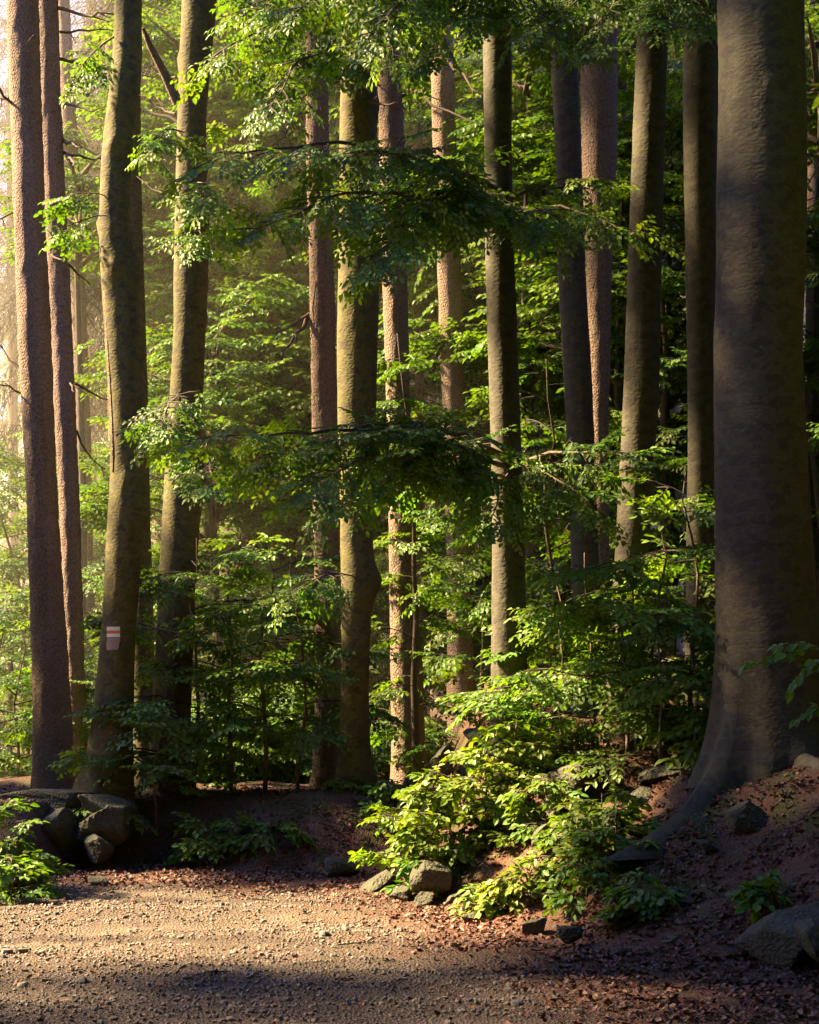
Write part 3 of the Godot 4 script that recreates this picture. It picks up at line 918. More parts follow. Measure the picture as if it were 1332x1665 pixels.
func make_far_trees():
	var SN := Color(0.105, 0.130, 0.042)
	var t: Node3D
	# spruces with drooping boughs: px, d, trunk px width, crown from photo y .. , label
	var L := [
		[258, 31.0, 17, 640, 3.2, SN, "pale spruce with drooping boughs between the two left beeches"], [395, 30.0, 22, 560, 3.0, SN, "drooping yellow-green spruce between the leaning beech and the central spruce"],
		[470, 36.0, 15, 520, 3.0, SN, "grey-green drooping spruce just left of the central spruce"], [345, 27.0, 18, 420, 2.4, SN, "dark drooping spruce partly behind the leaning beech"],
		[680, 34.0, 28, 330, 2.4, SN, "greyish trunk seen between the sunlit spruce and the red spruce"], [703, 38.0, 14, 260, 2.4, SN, "pale thin trunk just left of the red spruce"],
		[787, 33.0, 16, 360, 2.4, SN, "thin sunlit trunk left of the nearly black beech"], [857, 36.0, 17, 380, 2.6, SN, "pinkish far trunk right of the nearly black beech"],
		[1094, 30.0, 22, 250, 2.4, SN, "sunlit trunk between the dark and the pale grey beech"], [1324, 24.0, 26, 80, 2.2, SN, "sunlit spruce trunk at the right edge beyond the huge beech"],
		[1000, 40.0, 14, 350, 3.0, SN, "far spruce behind the right-hand beech group"], [20, 44.0, 16, 500, 3.2, SN, "hazy spruce beyond the left-edge trunks"],
		[148, 40.0, 15, 450, 3.0, SN, "hazy spruce seen over the left thicket"], [590, 42.0, 16, 420, 3.0, SN, "far spruce behind the central pair"], [920, 32.0, 16, 300, 2.6, SN, "far trunk behind the straight right-hand beech"]]
	var i := 0
	for r in L:
		i += 1
		var d: float = r[1]
		var w: float = r[2] * 0.5
		t = trunk("spruce_tree", r[6], "tree", d, [[0, r[0] - w * 0.9, r[0] + w * 0.9], [500, r[0] - w, r[0] + w], [1200, r[0] + 4 - w * 1.1, r[0] + 4 + w * 1.1]], M.spruce, 50 + i, 20.0, 0.1, 0.012, [], "far spruces among the thicket")
		spruce_crown(t, EYE + (HY - r[3]) / F * d - t.position.y, 20.0, r[4], 1900 if i <= 4 else 1000, r[5], 500 + i, 1.9)
	# leafy trees between the trunks whose crowns fill the upper half: px, d, crown from / to photo y, radius, count, tint
	var C := [[330, 24.0, 520, -10, 1.5, 374, GREEN, "leafy tree showing high beside the leaning beech"], [425, 26.0, 480, -60, 1.7, 420, GREEN, "yellowish leafy tree high left of the central spruce"], [555, 23.0, 560, -20, 1.5, 260, GREEN, "leafy tree high behind the mossy central beech"],
		[640, 25.0, 560, -20, 1.8, 320, GREEN, "leafy tree high behind the sunlit spruce"], [745, 24.0, 520, -20, 1.6, 330, GREEN, "leafy tree high between the red spruce and the nearly black beech"], [855, 21.0, 640, -10, 1.5, 446, GREEN, "leafy tree high right of the nearly black beech"],
		[930, 23.0, 600, -20, 1.7, 446, GREEN, "leafy tree high behind the straight right-hand beech"], [1010, 20.0, 640, -10, 1.4, 446, GREEN, "leafy tree filling the gap left of the dark beech"], [1090, 22.0, 700, -20, 1.5, 475, GREEN, "leafy tree filling the gap left of the pale grey beech"],
		[1330, 21.0, 800, -100, 1.4, 403, GREEN, "leafy tree beyond the right edge of the huge trunk"], [225, 26.0, 420, 60, 1.5, 259, GREEN, "sunlit leafy tree high between the marked and the leaning beech"], [350, 22.5, 860, 490, 1.5, 330, GREEN, "bright leafy crown right of the leaning beech, behind the dark bush"], [415, 23.5, 780, 480, 1.4, 300, GREEN, "bright leafy crown in the middle of the sunny gap"], [478, 22.5, 840, 540, 1.2, 240, GREEN, "sunny leafy crown at the central spruce's left side"],
		[130, 24.0, 420, 250, 1.0, 86, GREEN, "small sunlit crown between the left spruces and the marked beech"]]
	for r in C:
		i += 1
		var d: float = r[1]
		t = thing("leafy_tree", r[7], "tree", Vector3((r[0] - CX) / F * d, H((r[0] - CX) / F * d, -d), -d))
		var lo: float = EYE + (HY - r[2]) / F * d - t.position.y
		var hi: float = EYE + (HY - r[3]) / F * d - t.position.y
		var st := new_st()
		tube(st, [Vector3(0, -0.3, 0), Vector3(0.06, lo * 0.5, 0.05), Vector3(-0.05, lo, 0), Vector3(0.05, hi * 0.95, 0)], 0.075, 0.02, 9)
		part("trunk", done(st), M.grey_beech, t)
		crown(t, lo, hi, r[4], r[5], r[6], 700 + i, 1.3)
	# the wooded slope beyond
	var rng := RandomNumberGenerator.new()
	rng.seed = 77
	for k in 46:
		var d := rng.randf_range(46.0, 95.0)
		var px := -150.0 + 1600.0 * (k + rng.randf()) / 46.0
		if px < 190.0 and k % 3 != 0:
			continue
		var x := (px - CX) / F * d
		if k % 2 == 0:
			t = trunk("spruce_tree", "distant spruce on the wooded slope", "tree", d, [[0, px - 6, px + 6], [1100, px - 8, px + 8]], M.spruce, 90 + k, 22.0 + d * 0.1, 0.05, 0.0, [], "distant trees on the wooded slope")
			spruce_crown(t, rng.randf_range(2.0, 6.0), 20.0, rng.randf_range(2.4, 3.4), 260, SN, 600 + k, 2.4)
		else:
			t = thing("beech_tree", "distant leafy beech on the wooded slope", "tree", Vector3(x, H(x, -d), -d), "distant trees on the wooded slope")
			var st := new_st()
			tube(st, [Vector3(0, -0.3, 0), Vector3(0.1, 5, 0), Vector3(0, 12, 0.2)], 0.22, 0.08, 9)
			part("trunk", done(st), M.grey_beech, t)
			crown(t, 1.0, 13.0, 4.0, 420, GREEN, 650 + k, 3.0)

# ------------------------------------------------------------------ undergrowth
func make_saplings():
	var i := 1000
	var L := [
		# px, d, height, spread, tint, label
		# sunlit thicket behind, left to right
		[15, 26.0, 5.4, 1.5, GREEN, "sunlit young beech at the left edge behind the thick spruce"], [75, 27.0, 5.2, 1.5, GREEN, "sunlit young beech behind the left pair of spruces"], [140, 26.5, 5.4, 1.4, GREEN, "young beech filling the gap left of the marked beech"],
		[30, 20.5, 1.9, 1.1, GREEN, "low yellow-green bush glowing beside the left spruces' feet"], [125, 21.0, 1.9, 1.0, GREEN, "low bush between the slim spruce and the marked beech"],
		[-10, 22.5, 2.6, 1.2, GREEN, "bush at the left edge beside the thick spruce's foot"], [85, 23.0, 2.9, 1.2, GREEN, "young beech low behind the gap of the left spruces"], [40, 30.0, 6.0, 1.7, GREEN, "taller young beech farther back at the left edge"], [180, 29.0, 5.6, 1.6, GREEN, "young beech farther back behind the marked beech"], [150, 20.0, 1.4, 0.9, GREEN, "low bush right of the slim spruce's foot"],
		[225, 26.0, 5.2, 1.4, GREEN, "young beech showing between the marked and the leaning beech"], [345, 23.0, 6.8, 1.7, GREEN, "bright yellow-green young beech right of the leaning beech"], [410, 25.0, 8.6, 1.8, GREEN, "tallest bright young beech in the sunny gap at centre left"],
		[470, 23.5, 7.0, 1.6, GREEN, "bright young beech close left of the central spruce"], [370, 24.2, 3.8, 1.4, GREEN, "sunny young beech above the dark bush"], [440, 24.0, 3.8, 1.4, GREEN, "sunny young beech behind the dark bush's right half"],
		[338, 19.2, 0.9, 0.7, GREEN, "leftmost low glowing bush under the dark bush"], [374, 18.9, 1.1, 0.8, GREEN, "second low glowing bush from the left under the dark bush"], [410, 19.4, 1.2, 0.8, GREEN, "low glowing bush in the middle under the dark bush"],
		[444, 18.9, 1.1, 0.8, GREEN, "low glowing bush right of the middle under the dark bush"], [478, 19.3, 1.2, 0.8, GREEN, "low glowing bush beside the central spruce's foot"], [630, 19.6, 0.9, 0.6, GREEN, "low glowing bush at the sunlit spruce's left foot"],
		[580, 26.0, 6.5, 1.5, GREEN, "young beech behind the mossy central beech"], [625, 22.0, 1.8, 0.8, GREEN, "low bush between the mossy beech and the sunlit spruce"], [655, 27.0, 7.0, 1.6, GREEN, "young beech far behind the sunlit spruce"],
		[676, 17.4, 5.0, 0.55, GREEN, "slender young beech in front of the red spruce"], [690, 24.0, 3.4, 1.2, GREEN, "shaded bush between the sunlit and the red spruce"], [775, 25.0, 7.0, 1.5, GREEN, "young beech left of the nearly black beech"], [785, 19.5, 2.6, 1.0, GREEN, "bush at the foot of the gap left of the nearly black beech"],
		[868, 22.0, 6.4, 1.5, GREEN, "young beech right of the nearly black beech"], [920, 25.0, 8.0, 1.6, GREEN, "tall young beech behind the straight right-hand beech"], [985, 21.0, 6.4, 1.5, GREEN, "young beech behind the leaning reddish beech"], [900, 18.5, 3.6, 1.3, GREEN, "sunny young beech low behind the right-hand group"],
		[1090, 20.0, 8.0, 1.4, GREEN, "tall young beech between the dark and the pale grey beech"], [1085, 26.0, 11.0, 1.8, GREEN, "tallest young beech seen high between the right-hand trunks"], [860, 27.0, 11.5, 2.0, GREEN, "tall leafy beech high behind the nearly black beech"], [1000, 28.0, 11.5, 2.0, GREEN, "tall leafy beech high behind the right-hand group"],
		[1330, 19.0, 6.0, 1.3, GREEN, "young beech at the right edge behind the huge trunk"], [520, 29.0, 10.0, 2.0, GREEN, "tall pale young beech behind the central spruce"], [740, 30.0, 12.0, 2.2, GREEN, "tall leafy beech high behind the red spruce"]]
	for r in L:
		i += 1
		sapling("young_beech" if r[2] > 2.0 else "bush", r[5], "sapling" if r[2] > 2.0 else "bush", r[0], r[1], r[2], r[3], r[4], i, "", 1.25 if r[1] > 21.0 else 1.05, 0.06, Vector3.ZERO, 1.5 if r[2] > 1.3 else 3.2)
	var D := [  # the dark bush between the marked beech and the central spruce
		[262, 16.2, 2.2, 0.9, "shaded beech bush hugging the leaning beech's foot"], [315, 16.0, 2.6, 1.0, "shaded beech bush just right of the leaning beech"], [375, 16.2, 2.7, 1.1, "tallest part-shaded beech bush left of the central spruce"],
		[430, 16.2, 2.6, 0.9, "shaded beech bush in the middle of the dark thicket"], [485, 16.0, 2.3, 0.75, "shaded beech bush against the central spruce"], [255, 15.4, 1.2, 0.6, "low dark bush beside the boulders' right end"]]
	for r in D:
		i += 1
		sapling("beech_bush", r[4], "bush", r[0], r[1], r[2], r[3], GREEN, i, "", 1.0, 0.26 if r[0] > 350 else 0.08)
	var R := [  # right-hand thicket on the bank
		[900, 13.5, 1.2, 0.5, GREEN, "leafy bush right of the nearly black beech's foot"], [915, 13.3, 1.6, 0.7, GREEN, "yellowish-green bush on the bank below the straight beech"], [965, 13.3, 1.8, 0.9, GREEN, "leafy bush in the middle of the right-hand thicket"],
		[1020, 12.8, 1.7, 0.9, GREEN, "tall leafy bush in front of the dark beech"], [1070, 13.2, 2.1, 0.9, GREEN, "tallest bush of the thicket, below the pale grey beech"], [1125, 12.9, 2.3, 0.8, GREEN, "leafy bush crowding the huge trunk's left side"],
		[1075, 12.3, 1.4, 0.8, GREEN, "low dark bush left of the huge trunk's foot"], [1130, 12.3, 1.2, 0.6, GREEN, "small dark bush against the huge trunk"]]
	for r in R:
		i += 1
		sapling("beech_bush", r[5], "bush", r[0], r[1], r[2], r[3], r[4], i, "", 1.0, 0.10)
	var G := [  # small seedlings on the bank and the mound
		[690, 12.7, 0.8, 0.55, TURNING, "yellow-green shrub at the left end of the sunny bank"], [735, 12.5, 0.75, 0.5, TURNING, "yellow-green shrub left of the middle of the sunny bank"], [790, 12.6, 0.8, 0.55, TURNING, "yellow-green shrub in the middle of the sunny bank"], [845, 12.8, 0.8, 0.5, TURNING, "yellow-green shrub at the right of the sunny bank"],
		[700, 12.4, 0.35, 0.4, GREEN, "low green shrub hanging over the path's edge"], [890, 12.2, 0.5, 0.4, GREEN, "small shrub on the red bank under the thicket"], [935, 11.3, 0.5, 0.4, TURNING, "small yellow-green shrub left of the huge tree's root"], [975, 11.3, 0.48, 0.42, TURNING, "yellow-green shrub in front of the huge tree's root"],
		[1000, 10.9, 0.34, 0.35, GREEN, "low green shrub against the huge tree's root"], [955, 10.7, 0.3, 0.3, GREEN, "green seedling below the shrub by the root"], [800, 11.3, 0.25, 0.22, TURNING, "tiny yellow seedling at the bank's foot"], [845, 11.2, 0.3, 0.25, TURNING, "little yellow seedling among red leaves"],
		[1045, 10.1, 0.28, 0.2, GREEN, "tiny fern-like seedling over a boulder"], [1155, 11.9, 0.5, 0.3, GREEN, "small sunlit seedling left of the huge trunk"],
		[-8, 13.0, 0.75, 0.42, GREEN, "green shrub at the left edge beside the boulders"], [30, 12.8, 0.5, 0.32, GREEN, "low green shrub in front of the boulders"], [20, 12.4, 0.4, 0.35, GREEN, "small shrub low at the left edge"],
		[330, 14.9, 0.42, 0.35, GREEN, "small green shrub on the mound right of the boulders"], [385, 14.8, 0.35, 0.32, GREEN, "small dark shrub on the mound's front"], [450, 14.7, 0.25, 0.3, GREEN, "little dark plant on the mound below the spruce"], [565, 15.6, 0.22, 0.28, GREEN, "tiny plant at the mossy beech's foot"],
		[625, 15.2, 0.3, 0.25, GREEN, "small plant beside the shaded gully"], [1250, 9.6, 0.16, 0.2, GREEN, "tiny green plant on the slope beside the mossy slab"]]
	for r in G:
		i += 1
		sapling("seedling", r[5], "shrub", r[0], r[1], r[2], r[3] * 0.85, r[4], i, "", 0.55, 0.15)
	# leaves in front of the huge trunk, on a sapling that stands just outside the frame
	var o := thing("young_beech", "sapling at the right edge reaching grey-green leaves across the huge trunk", "sapling", Vector3(2.75, H(2.75, -9.9), -9.9))
	var stem := new_st()
	tube(stem, [Vector3(0, -0.05, 0), Vector3(0.04, 0.6, 0), Vector3(0.1, 1.5, 0.05)], 0.014, 0.006, 7)
	part("stem", done(stem), M.deadwood, o)
	var rng := RandomNumberGenerator.new()
	rng.seed = 1900
	var shapes := []
	for v in 4:
		var st := new_st()
		st.set_smooth_group(-1)
		var g := GREEN * rng.randf_range(0.75, 1.15)
		leaf_shape(st, Vector3.ZERO, Vector3.RIGHT, Vector3(0, 1, rng.randf_range(-0.2, 0.2)), 0.08 + 0.008 * v, 0.05 + 0.004 * v, Color(g.r, g.g, g.b))
		shapes.append(done(st))
	for tw in [[[1345, 1100], [1290, 1062], [1212, 1080], 9.9, 26], [[1350, 1085], [1320, 1078], [1286, 1122], 9.7, 20], [[1350, 1150], [1325, 1150], [1296, 1170], 9.8, 14], [[1345, 1060], [1310, 1046], [1262, 1050], 9.95, 16]]:
		var d: float = tw[3]
		var pts := smooth_line([o.position + Vector3(0.06, 0.9, 0), at(tw[0][0], tw[0][1], d), at(tw[1][0], tw[1][1], d), at(tw[2][0], tw[2][1], d)], 5)
		for k in pts.size():
			pts[k] -= o.position
		var st := new_st()
		tube(st, pts, 0.006, 0.002, 5)
		var br := part("branch", done(st), M.twig, o)
		for k in int(tw[4]):
			var q: float = (0.42 + 0.58 * k / (tw[4] - 1.0)) * (pts.size() - 1)
			var i0 := mini(int(q), pts.size() - 2)
			var p: Vector3 = pts[i0].lerp(pts[i0 + 1], q - i0)
			var ax: Vector3 = (pts[i0 + 1] - pts[i0]).normalized()
			var dir := ax * rng.randf_range(0.3, 0.9) + Vector3(0, rng.randf_range(-0.9, 0.1), 0) + ax.cross(Vector3.UP) * (1.0 if k % 2 == 0 else -1.0) * rng.randf_range(0.4, 1.0)
			var lf := part("leaf", shapes[rng.randi() % 4], M.leaf, br)
			lf.transform = facing(dir, Vector3(rng.randf_range(-0.6, 0.6), 1, rng.randf_range(-0.2, 0.8)), p, rng.randf_range(0.8, 1.15))

# ------------------------------------------------------------------ the wood around, outside the frame: it shades what the photograph shows in shade
func make_shade_trees():
	var rng := RandomNumberGenerator.new()
	rng.seed = 5
	var L := [  # x, d, crown from, to, radius, count, label
		[-5.2, 13.1, 7.0, 14.5, 0.55, 620, "slender tall beech outside the left edge whose crown shades the huge trunk"],
		[-5.2, 10.9, 5.8, 8.4, 1.0, 190, "beech outside the left edge whose crown shades the slope under the huge tree"],
		[-6.6, 15.7, 0.5, 6.0, 1.2, 190, "leafy beech outside the left edge shading the boulders"],
		[-6.6, 16.9, 0.4, 5.2, 0.9, 190, "leafy beech outside the left edge shading the dark bush"],
		[-8.2, 8.9, 5.2, 6.8, 1.0, 50, "beech outside the left edge shading the near path"],
		[-6.5, 9.4, 6.2, 8.6, 1.2, 110, "beech outside the left edge whose crown shades the fallen leaves on the right"],
		[9.4, 7.0, 1.0, 9.0, 2.6, 260, "beech outside the right edge by the near slope"], [9.4, 11.5, 1.0, 9.5, 2.6, 260, "beech outside the right edge beside the huge trunk"], [10.4, 16.5, 1.0, 10.0, 3.0, 260, "beech outside the right edge on the upper bank"], [10.5, 22.0, 0.8, 10.0, 3.0, 260, "beech outside the right edge far up the bank"],
		[-3.5, -4.0, 1.5, 10.0, 3.0, 220, "beech behind the viewer to the left"], [2.5, -5.0, 1.5, 10.0, 3.0, 220, "beech behind the viewer to the right"], [6.0, 0.5, 1.2, 9.0, 3.0, 220, "beech right of the viewer"], [0.0, -10.0, 1.0, 12.0, 4.0, 240, "tall beech far behind the viewer"]]
	var names := ["left behind the viewer", "straight behind the viewer", "right behind the viewer", "right of the path", "farther right up the bank"]
	for i in 22:   # the closed wood behind the viewer and to the right
		var an := lerpf(-0.65, 1.45, (i + 0.5) / 22.0)
		var far := 8.5 if i % 2 == 0 else 12.5
		L.append([sin(an * 1.35 + 0.2) * far + 2.0, 2.0 - cos(an * 1.35 + 0.2) * far, 0.3, 15.0, 3.6, 420, "dense beech of the closed wood %s, row %s" % [names[mini(4, i / 5)], ["nearer", "farther"][i % 2]]])
	for i in 7:   # the same wood on the viewer's left, up to where the clearing opens
		L.append([-6.5 - 3.0 * (i % 2), -7.0 + 1.4 * i, 0.3, 13.0, 2.6, 260, "dense beech of the closed wood left of the viewer, row %s" % ["nearer", "farther"][i % 2]])
	for i in 2:
		L.append([[-8.6, -10.5][i], [2.6, 4.0][i], 0.3, 12.0, 2.2, 300, "dense beech of the closed wood left of the path, %s" % ["nearest the viewer", "set back", "nearest the clearing"][i]])
	for i in 5:
		L.append([[-1.5, 2.5, 6.5, 6.0, 1.0, 4.4, -2.0][i], [-2.5, -2.5, -1.0, 3.5, 1.5, 6.0, 2.0][i], 8.6, 15.0, 3.2, 380, "tall beech arching over the viewer"])
	var k := 0
	for r in L:
		k += 1
		var x: float = r[0]
		var d: float = r[1]
		var t := thing("beech_tree", r[6], "tree", Vector3(x, H(x, -d), -d), "trees standing around outside the frame")
		var st := new_st()
		tube(st, [Vector3(0, -0.3, 0), Vector3(0.05, r[3] * 0.35, 0.05), Vector3(-0.05, r[3] * 0.7, 0), Vector3(0, r[3] * 0.97, 0.05)], 0.06 if k <= 6 else 0.2, 0.03, 12)
		part("trunk", done(st), M.beech, t)
		crown(t, r[2], r[3], r[4], r[5], GREEN, 800 + k, 1.3 if k == 1 else (2.2 if k <= 6 else 5.5))

# ------------------------------------------------------------------ rocks
func rock_mesh(size: Vector3, sd: int, cuts := 9, sub := 40, keep := 0.5) -> ArrayMesh:
	var rng := RandomNumberGenerator.new()
	rng.seed = sd
	var planes := []
	for i in cuts:
		planes.append([Vector3(rng.randfn(), rng.randfn() * 0.8, rng.randfn()).normalized(), rng.randf_range(keep, keep + 0.34)])
	var verts := PackedVector3Array()
	var cols := PackedColorArray()
	var rings := int(sub * 0.6)
	for j in rings + 1:
		for i in sub + 1:
			var th := PI * j / rings
			var phi := TAU * (i % sub) / sub
			var p := Vector3(sin(th) * cos(phi), cos(th), sin(th) * sin(phi))
			p *= 0.92 / pow(pow(absf(p.x), 6.0) + pow(absf(p.y), 6.0) + pow(absf(p.z), 6.0), 0.1667)
			for q in planes:
				var over: float = p.dot(q[0]) - q[1]
				if over > 0.0:
					p -= q[0] * over * 0.93
			p *= 1.0 + 0.05 * n1.get_noise_3d(p.x * 2.2 + sd, p.y * 2.2, p.z * 2.2)
			verts.append(p * size)
			var tone := 1.0 + 0.3 * n1.get_noise_3d(p.x * 1.5 + sd, p.y * 1.5, p.z * 1.5 + 8.0)
			cols.append(Color(tone, tone, tone))
	var w := sub + 1
	var st := new_st()
	st.set_smooth_group(-1)
	for j in rings:
		for i in sub:
			var a := j * w + i
			for k in [a, a + 1, a + w, a + 1, a + w + 1, a + w]:
				st.set_color(cols[k])
				st.add_vertex(verts[k])
	return done(st)

func make_rocks():
	var L := [
		# px, py of centre, d, half width px, half height px, half depth m, yaw deg, roll deg, cuts, label
		[100, 1352, 14.9, 52, 36, 0.30, 8, -4, 8, "large angular boulder at the left of the pile under the marked beech"], [186, 1348, 14.9, 42, 38, 0.32, -12, 10, 9, "blocky boulder at the right end of the pile under the marked beech"],
		[163, 1378, 14.6, 24, 22, 0.16, 20, 0, 9, "small pale wedge-shaped rock between two boulders"], [95, 1303, 15.3, 95, 17, 0.5, 4, 3, 8, "flat mossy slab on top of the boulder pile"], [178, 1315, 15.0, 44, 18, 0.4, -6, 12, 8, "sloping stone slab over the blocky boulder"], [25, 1330, 15.0, 45, 32, 0.35, 25, 0, 8, "rounded boulder half hidden at the left edge"],
		[162, 1438, 13.6, 27, 11, 0.11, -15, 6, 9, "flat stone lying in red leaves below the boulders"], [10, 1442, 13.0, 60, 14, 0.14, 5, 6, 7, "long low rock at the left edge above the path"], [52, 1452, 12.8, 14, 12, 0.09, 0, 0, 9, "small dark block at the path's left edge"],
		[558, 1414, 14.0, 30, 17, 0.18, 10, 3, 9, "angular rock at the foot of the shaded mound"], [615, 1436, 12.9, 42, 14, 0.15, 20, -22, 8, "long slanting stone at the path's far right corner"], [652, 1452, 12.3, 20, 12, 0.10, 0, -10, 9, "dark stone beside the slanting one at the path's edge"], [690, 1466, 12.0, 14, 15, 0.10, 15, 0, 9, "small dark block under the yellow seedling"], [738, 1462, 12.0, 24, 8, 0.10, 0, -18, 9, "pale flat stone on the bank's foot"],
		[556, 1478, 12.3, 16, 12, 0.10, 0, 0, 9, "small tan stone sticking out at the path's edge"], [700, 1424, 12.1, 32, 22, 0.16, 0, 0, 7, "tan earthy rock under the yellow-green shrubs"],
		[785, 1200, 16.5, 36, 17, 0.3, 0, 2, 6, "rounded mossy boulder in front of the red spruce"], [722, 1240, 15.0, 22, 26, 0.18, 10, 0, 8, "grey upright rock at the left of the bank"], [672, 1276, 16.0, 18, 16, 0.14, 10, -25, 9, "pale slanted stone at the sunlit spruce's foot"], [590, 1302, 15.2, 16, 8, 0.1, 0, 15, 9, "mossy stone at the mossy beech's foot"],
		[935, 1262, 12.5, 46, 22, 0.26, 10, -28, 8, "slanting brown rock ledge on the bank below the thicket"], [905, 1305, 12.2, 26, 18, 0.2, 0, -20, 8, "dark rock under the slanting ledge"], [882, 1362, 11.7, 30, 13, 0.15, 0, -40, 8, "dark elongated stone on the red bank"], [1040, 1300, 11.9, 40, 14, 0.2, 10, -30, 7, "mossy ledge left of the huge tree's root"], [1075, 1258, 12.2, 34, 11, 0.2, 0, -8, 7, "low mossy stone beside the huge trunk"],
		[990, 1470, 10.5, 20, 17, 0.13, 0, 0, 7, "rounded dark boulder below the shrubs"], [1085, 1455, 10.3, 24, 11, 0.13, 0, -10, 8, "dark stone on the slope under the roots"], [1150, 1352, 10.9, 28, 30, 0.16, 12, -14, 9, "grey wedge of rock between the huge tree's roots"], [1215, 1338, 10.7, 34, 30, 0.2, -10, -30, 9, "grey fissured rock beneath the huge tree's roots"], [1300, 1330, 10.8, 60, 22, 0.3, 0, -4, 8, "dark overhanging ledge at the right under the huge tree"], [1150, 1378, 10.6, 16, 11, 0.1, 0, 0, 8, "small dark round stone between two roots"],
		[1290, 1525, 8.9, 70, 52, 0.35, 20, -30, 7, "large mossy slab of rock at the lower right"], [1335, 1535, 8.6, 25, 36, 0.2, 0, -20, 7, "second mossy slab at the right edge"], [1290, 1425, 9.9, 60, 10, 0.2, 0, -10, 7, "low earthy ledge above the mossy slab"],
		[927, 1522, 9.9, 20, 14, 0.09, 10, 0, 10, "pointed dark stone on the lower slope"], [1160, 1526, 9.5, 24, 11, 0.09, 10, -10, 9, "dark squarish stone on the lower right slope"], [868, 1506, 10.4, 24, 9, 0.09, 0, -18, 9, "dark slanted stone at the slope's foot"], [1098, 1528, 9.6, 20, 10, 0.08, 0, -20, 9, "brown slanted stone left of the squarish one"], [1005, 1546, 9.5, 16, 7, 0.07, 0, -14, 9, "small grey stone on the lower slope"], [766, 1492, 11.2, 16, 9, 0.08, 0, 0, 10, "cluster stone at the bank's foot"]]
	var i := 0
	for r in L:
		i += 1
		var d: float = r[2]
		var c := at(r[0], r[1], d)
		var m := rock_mesh(Vector3(r[3] / F * d * 1.15, r[4] / F * d * 1.2, r[5] * 1.1), 40 + i, r[8] + 4)
		var o := single("rock", m, M.rock, c, r[9], "rock")
		o.rotation = Vector3(0, deg_to_rad(r[6]), deg_to_rad(-r[7]))

# ------------------------------------------------------------------ gravel, fallen leaves
func pebble_mesh(sd: int) -> ArrayMesh:
	return rock_mesh(Vector3(1, 0.7, 0.85), sd, 7, 7, 0.6)

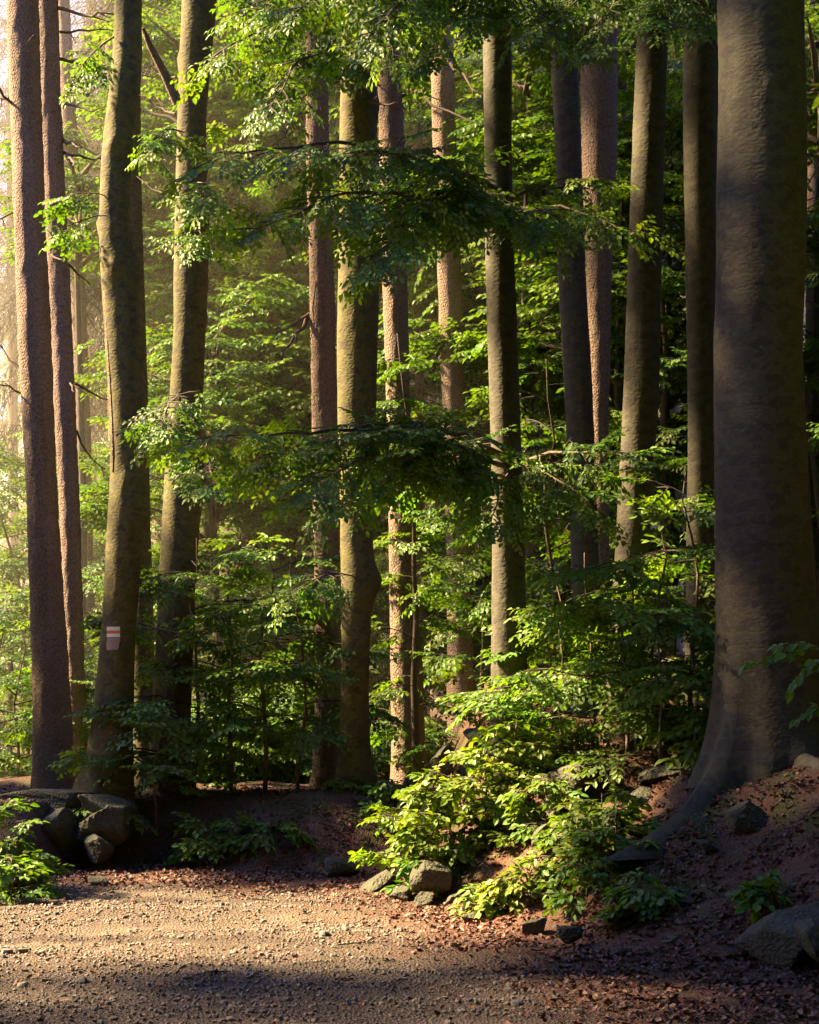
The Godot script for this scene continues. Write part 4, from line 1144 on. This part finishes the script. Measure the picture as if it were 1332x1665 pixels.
func make_litter():
	var rng := RandomNumberGenerator.new()
	rng.seed = 404
	var stones: Array[Mesh] = []
	for i in 6:
		stones.append(rock_mesh(Vector3(1, 0.62, 0.85), 900 + i, 8, 10, 0.55))
	# stones large enough to count
	var tones := [Color(0.14, 0.12, 0.10), Color(0.10, 0.09, 0.083), Color(0.18, 0.15, 0.115), Color(0.08, 0.074, 0.074)]
	var mats := []
	for c in tones:
		var m := StandardMaterial3D.new()
		m.albedo_texture = noise_tex(0.03, [Color(c.r * 0.6, c.g * 0.6, c.b * 0.6), c, Color(c.r * 1.3, c.g * 1.3, c.b * 1.3)], 31 + mats.size(), FastNoiseLite.TYPE_SIMPLEX_SMOOTH, 5, 256)
		m.uv1_triplanar = true
		m.uv1_scale = Vector3(2, 2, 2)
		m.roughness = 0.9
		mats.append(m)
	var n := 0
	while n < 210:
		var d := rng.randf_range(7.6, 13.6)
		var x := (rng.randf_range(-20.0, 1350.0) - CX) / F * d
		if not on_path(x, d) and rng.randf() < 0.55:
			continue
		n += 1
		var s := rng.randf_range(0.014, 0.026) * (1.0 if rng.randf() < 0.85 else 1.6)
		var where := "on the gravel path" if on_path(x, d) else "among fallen leaves"
		var o := single("stone", stones[n % 6], mats[n % 4], Vector3(x, H(x, -d) + s * 0.15, -d), "small grey-brown stone lying loose " + where, "stone", "loose stones " + where)
		o.rotation = Vector3(rng.randf_range(-0.3, 0.3), rng.randf() * TAU, rng.randf_range(-0.3, 0.3))
		o.scale = Vector3(s, s, s)
	# dead twigs fallen from the trees
	for k in 26:
		var d := rng.randf_range(8.2, 13.2)
		var x := (rng.randf_range(40.0, 1310.0) - CX) / F * d
		var st := new_st()
		var an := rng.randf() * TAU
		var ln := rng.randf_range(0.10, 0.32)
		var pts := []
		for j in 5:
			var q := Vector3(x + cos(an) * ln * j / 4.0, 0, -d + sin(an) * ln * j / 4.0) + Vector3(rng.randf_range(-0.01, 0.01), 0, rng.randf_range(-0.01, 0.01))
			pts.append(Vector3(q.x - x, H(q.x, q.z) - H(x, -d) + 0.008 + rng.randf() * 0.012, q.z + d))
		tube(st, pts, 0.006, 0.002, 5)
		tube(st, [pts[2], pts[2] + Vector3(rng.randf_range(-0.06, 0.06), 0.015, rng.randf_range(-0.06, 0.06))], 0.003, 0.0015, 4)
		var where := "on the gravel path" if on_path(x, d) else "among fallen leaves"
		single("fallen_twig", done(st), M.deadwood, Vector3(x, H(x, -d), -d), "thin dead twig lying " + where, "twig", "dead twigs " + where)
	# gravel
	var xf := []
	var cols := []
	while xf.size() < 16000:
		var d := rng.randf_range(7.0, 14.4)
		var x := (rng.randf_range(-120.0, 1450.0) - CX) / F * d
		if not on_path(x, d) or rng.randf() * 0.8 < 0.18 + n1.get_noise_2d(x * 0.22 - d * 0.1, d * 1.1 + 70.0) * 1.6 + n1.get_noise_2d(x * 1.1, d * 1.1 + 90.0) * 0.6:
			continue
		var s := 0.003 + 0.015 * pow(rng.randf(), 3.0)
		xf.append(Transform3D(Basis.from_euler(Vector3(rng.randf() * 0.6, rng.randf() * TAU, rng.randf() * 0.6)).scaled(Vector3(s, s, s)), Vector3(x, H(x, -d) + s * 0.2, -d)))
		var b := rng.randf_range(0.6, 1.3)
		cols.append(Color(0.155 * b, 0.128 * b, 0.102 * b))
	var pm := rock_mesh(Vector3(1, 0.7, 0.85), 950, 7, 6, 0.55)
	scatter("gravel", "loose fine gravel strewn over the path", pm, M.pebble, xf, cols)
	# fallen leaves: red-brown
	var st := new_st()
	st.set_smooth_group(-1)
	var p := [Vector3(-1, 0.1, 0), Vector3(-0.3, 0.0, 0.5), Vector3(0.4, 0.12, 0.45), Vector3(1, 0.35, 0), Vector3(0.4, 0.2, -0.45), Vector3(-0.3, 0.3, -0.5), Vector3(0, 0.02, 0)]
	for t in [[0, 1, 6], [1, 2, 6], [2, 3, 6], [3, 4, 6], [4, 5, 6], [5, 0, 6]]:
		for k in t:
			st.add_vertex(p[k])
	var leaf := done(st)
	xf = []
	cols = []
	var reds := [Color(0.20, 0.062, 0.034), Color(0.145, 0.048, 0.030), Color(0.22, 0.095, 0.045), Color(0.09, 0.042, 0.030), Color(0.22, 0.052, 0.032), Color(0.26, 0.16, 0.09)]
	while xf.size() < 36000:
		var d := rng.randf_range(7.2, 17.5)
		var x := (rng.randf_range(-60.0, 1420.0) - CX) / F * d
		var s := right_side(x, d)
		var f := d - bank_foot(x)
		var want := maxf(sm(-0.3, 0.8, path_side(x, d)), 0.95 * sm(-1.6, -1.0, f) * (1.0 - 0.75 * sm(0.25, 0.8, f)))
		want = maxf(want, 0.02) * clampf(0.75 + n1.get_noise_2d(x * 1.6, d * 1.6 + 15.0) * 1.4, 0.05, 1.0)
		if rng.randf() > want:
			continue
		var sc := rng.randf_range(0.012, 0.027)
		xf.append(Transform3D(Basis.from_euler(Vector3(rng.randfn(0, 0.45), rng.randf() * TAU, rng.randfn(0, 0.45))).scaled(Vector3(sc, sc, sc)), Vector3(x, H(x, -d) + 0.004 + rng.randf() * 0.012, -d)))
		var b := rng.randf_range(0.6, 1.2)
		var c: Color = reds[rng.randi() % reds.size()]
		b *= 0.62
		cols.append(Color(c.r * b, c.g * b, c.b * b))
	scatter("fallen_leaves", "red-brown fallen beech leaves over the banks", leaf, M.dry_leaf, xf, cols)

func scatter(called: String, label: String, mesh: Mesh, m: Material, xf: Array, cols: Array):
	var o := copies_part(called, mesh, xf, cols, self, m)
	tag(o, label, called.replace("_", " "))
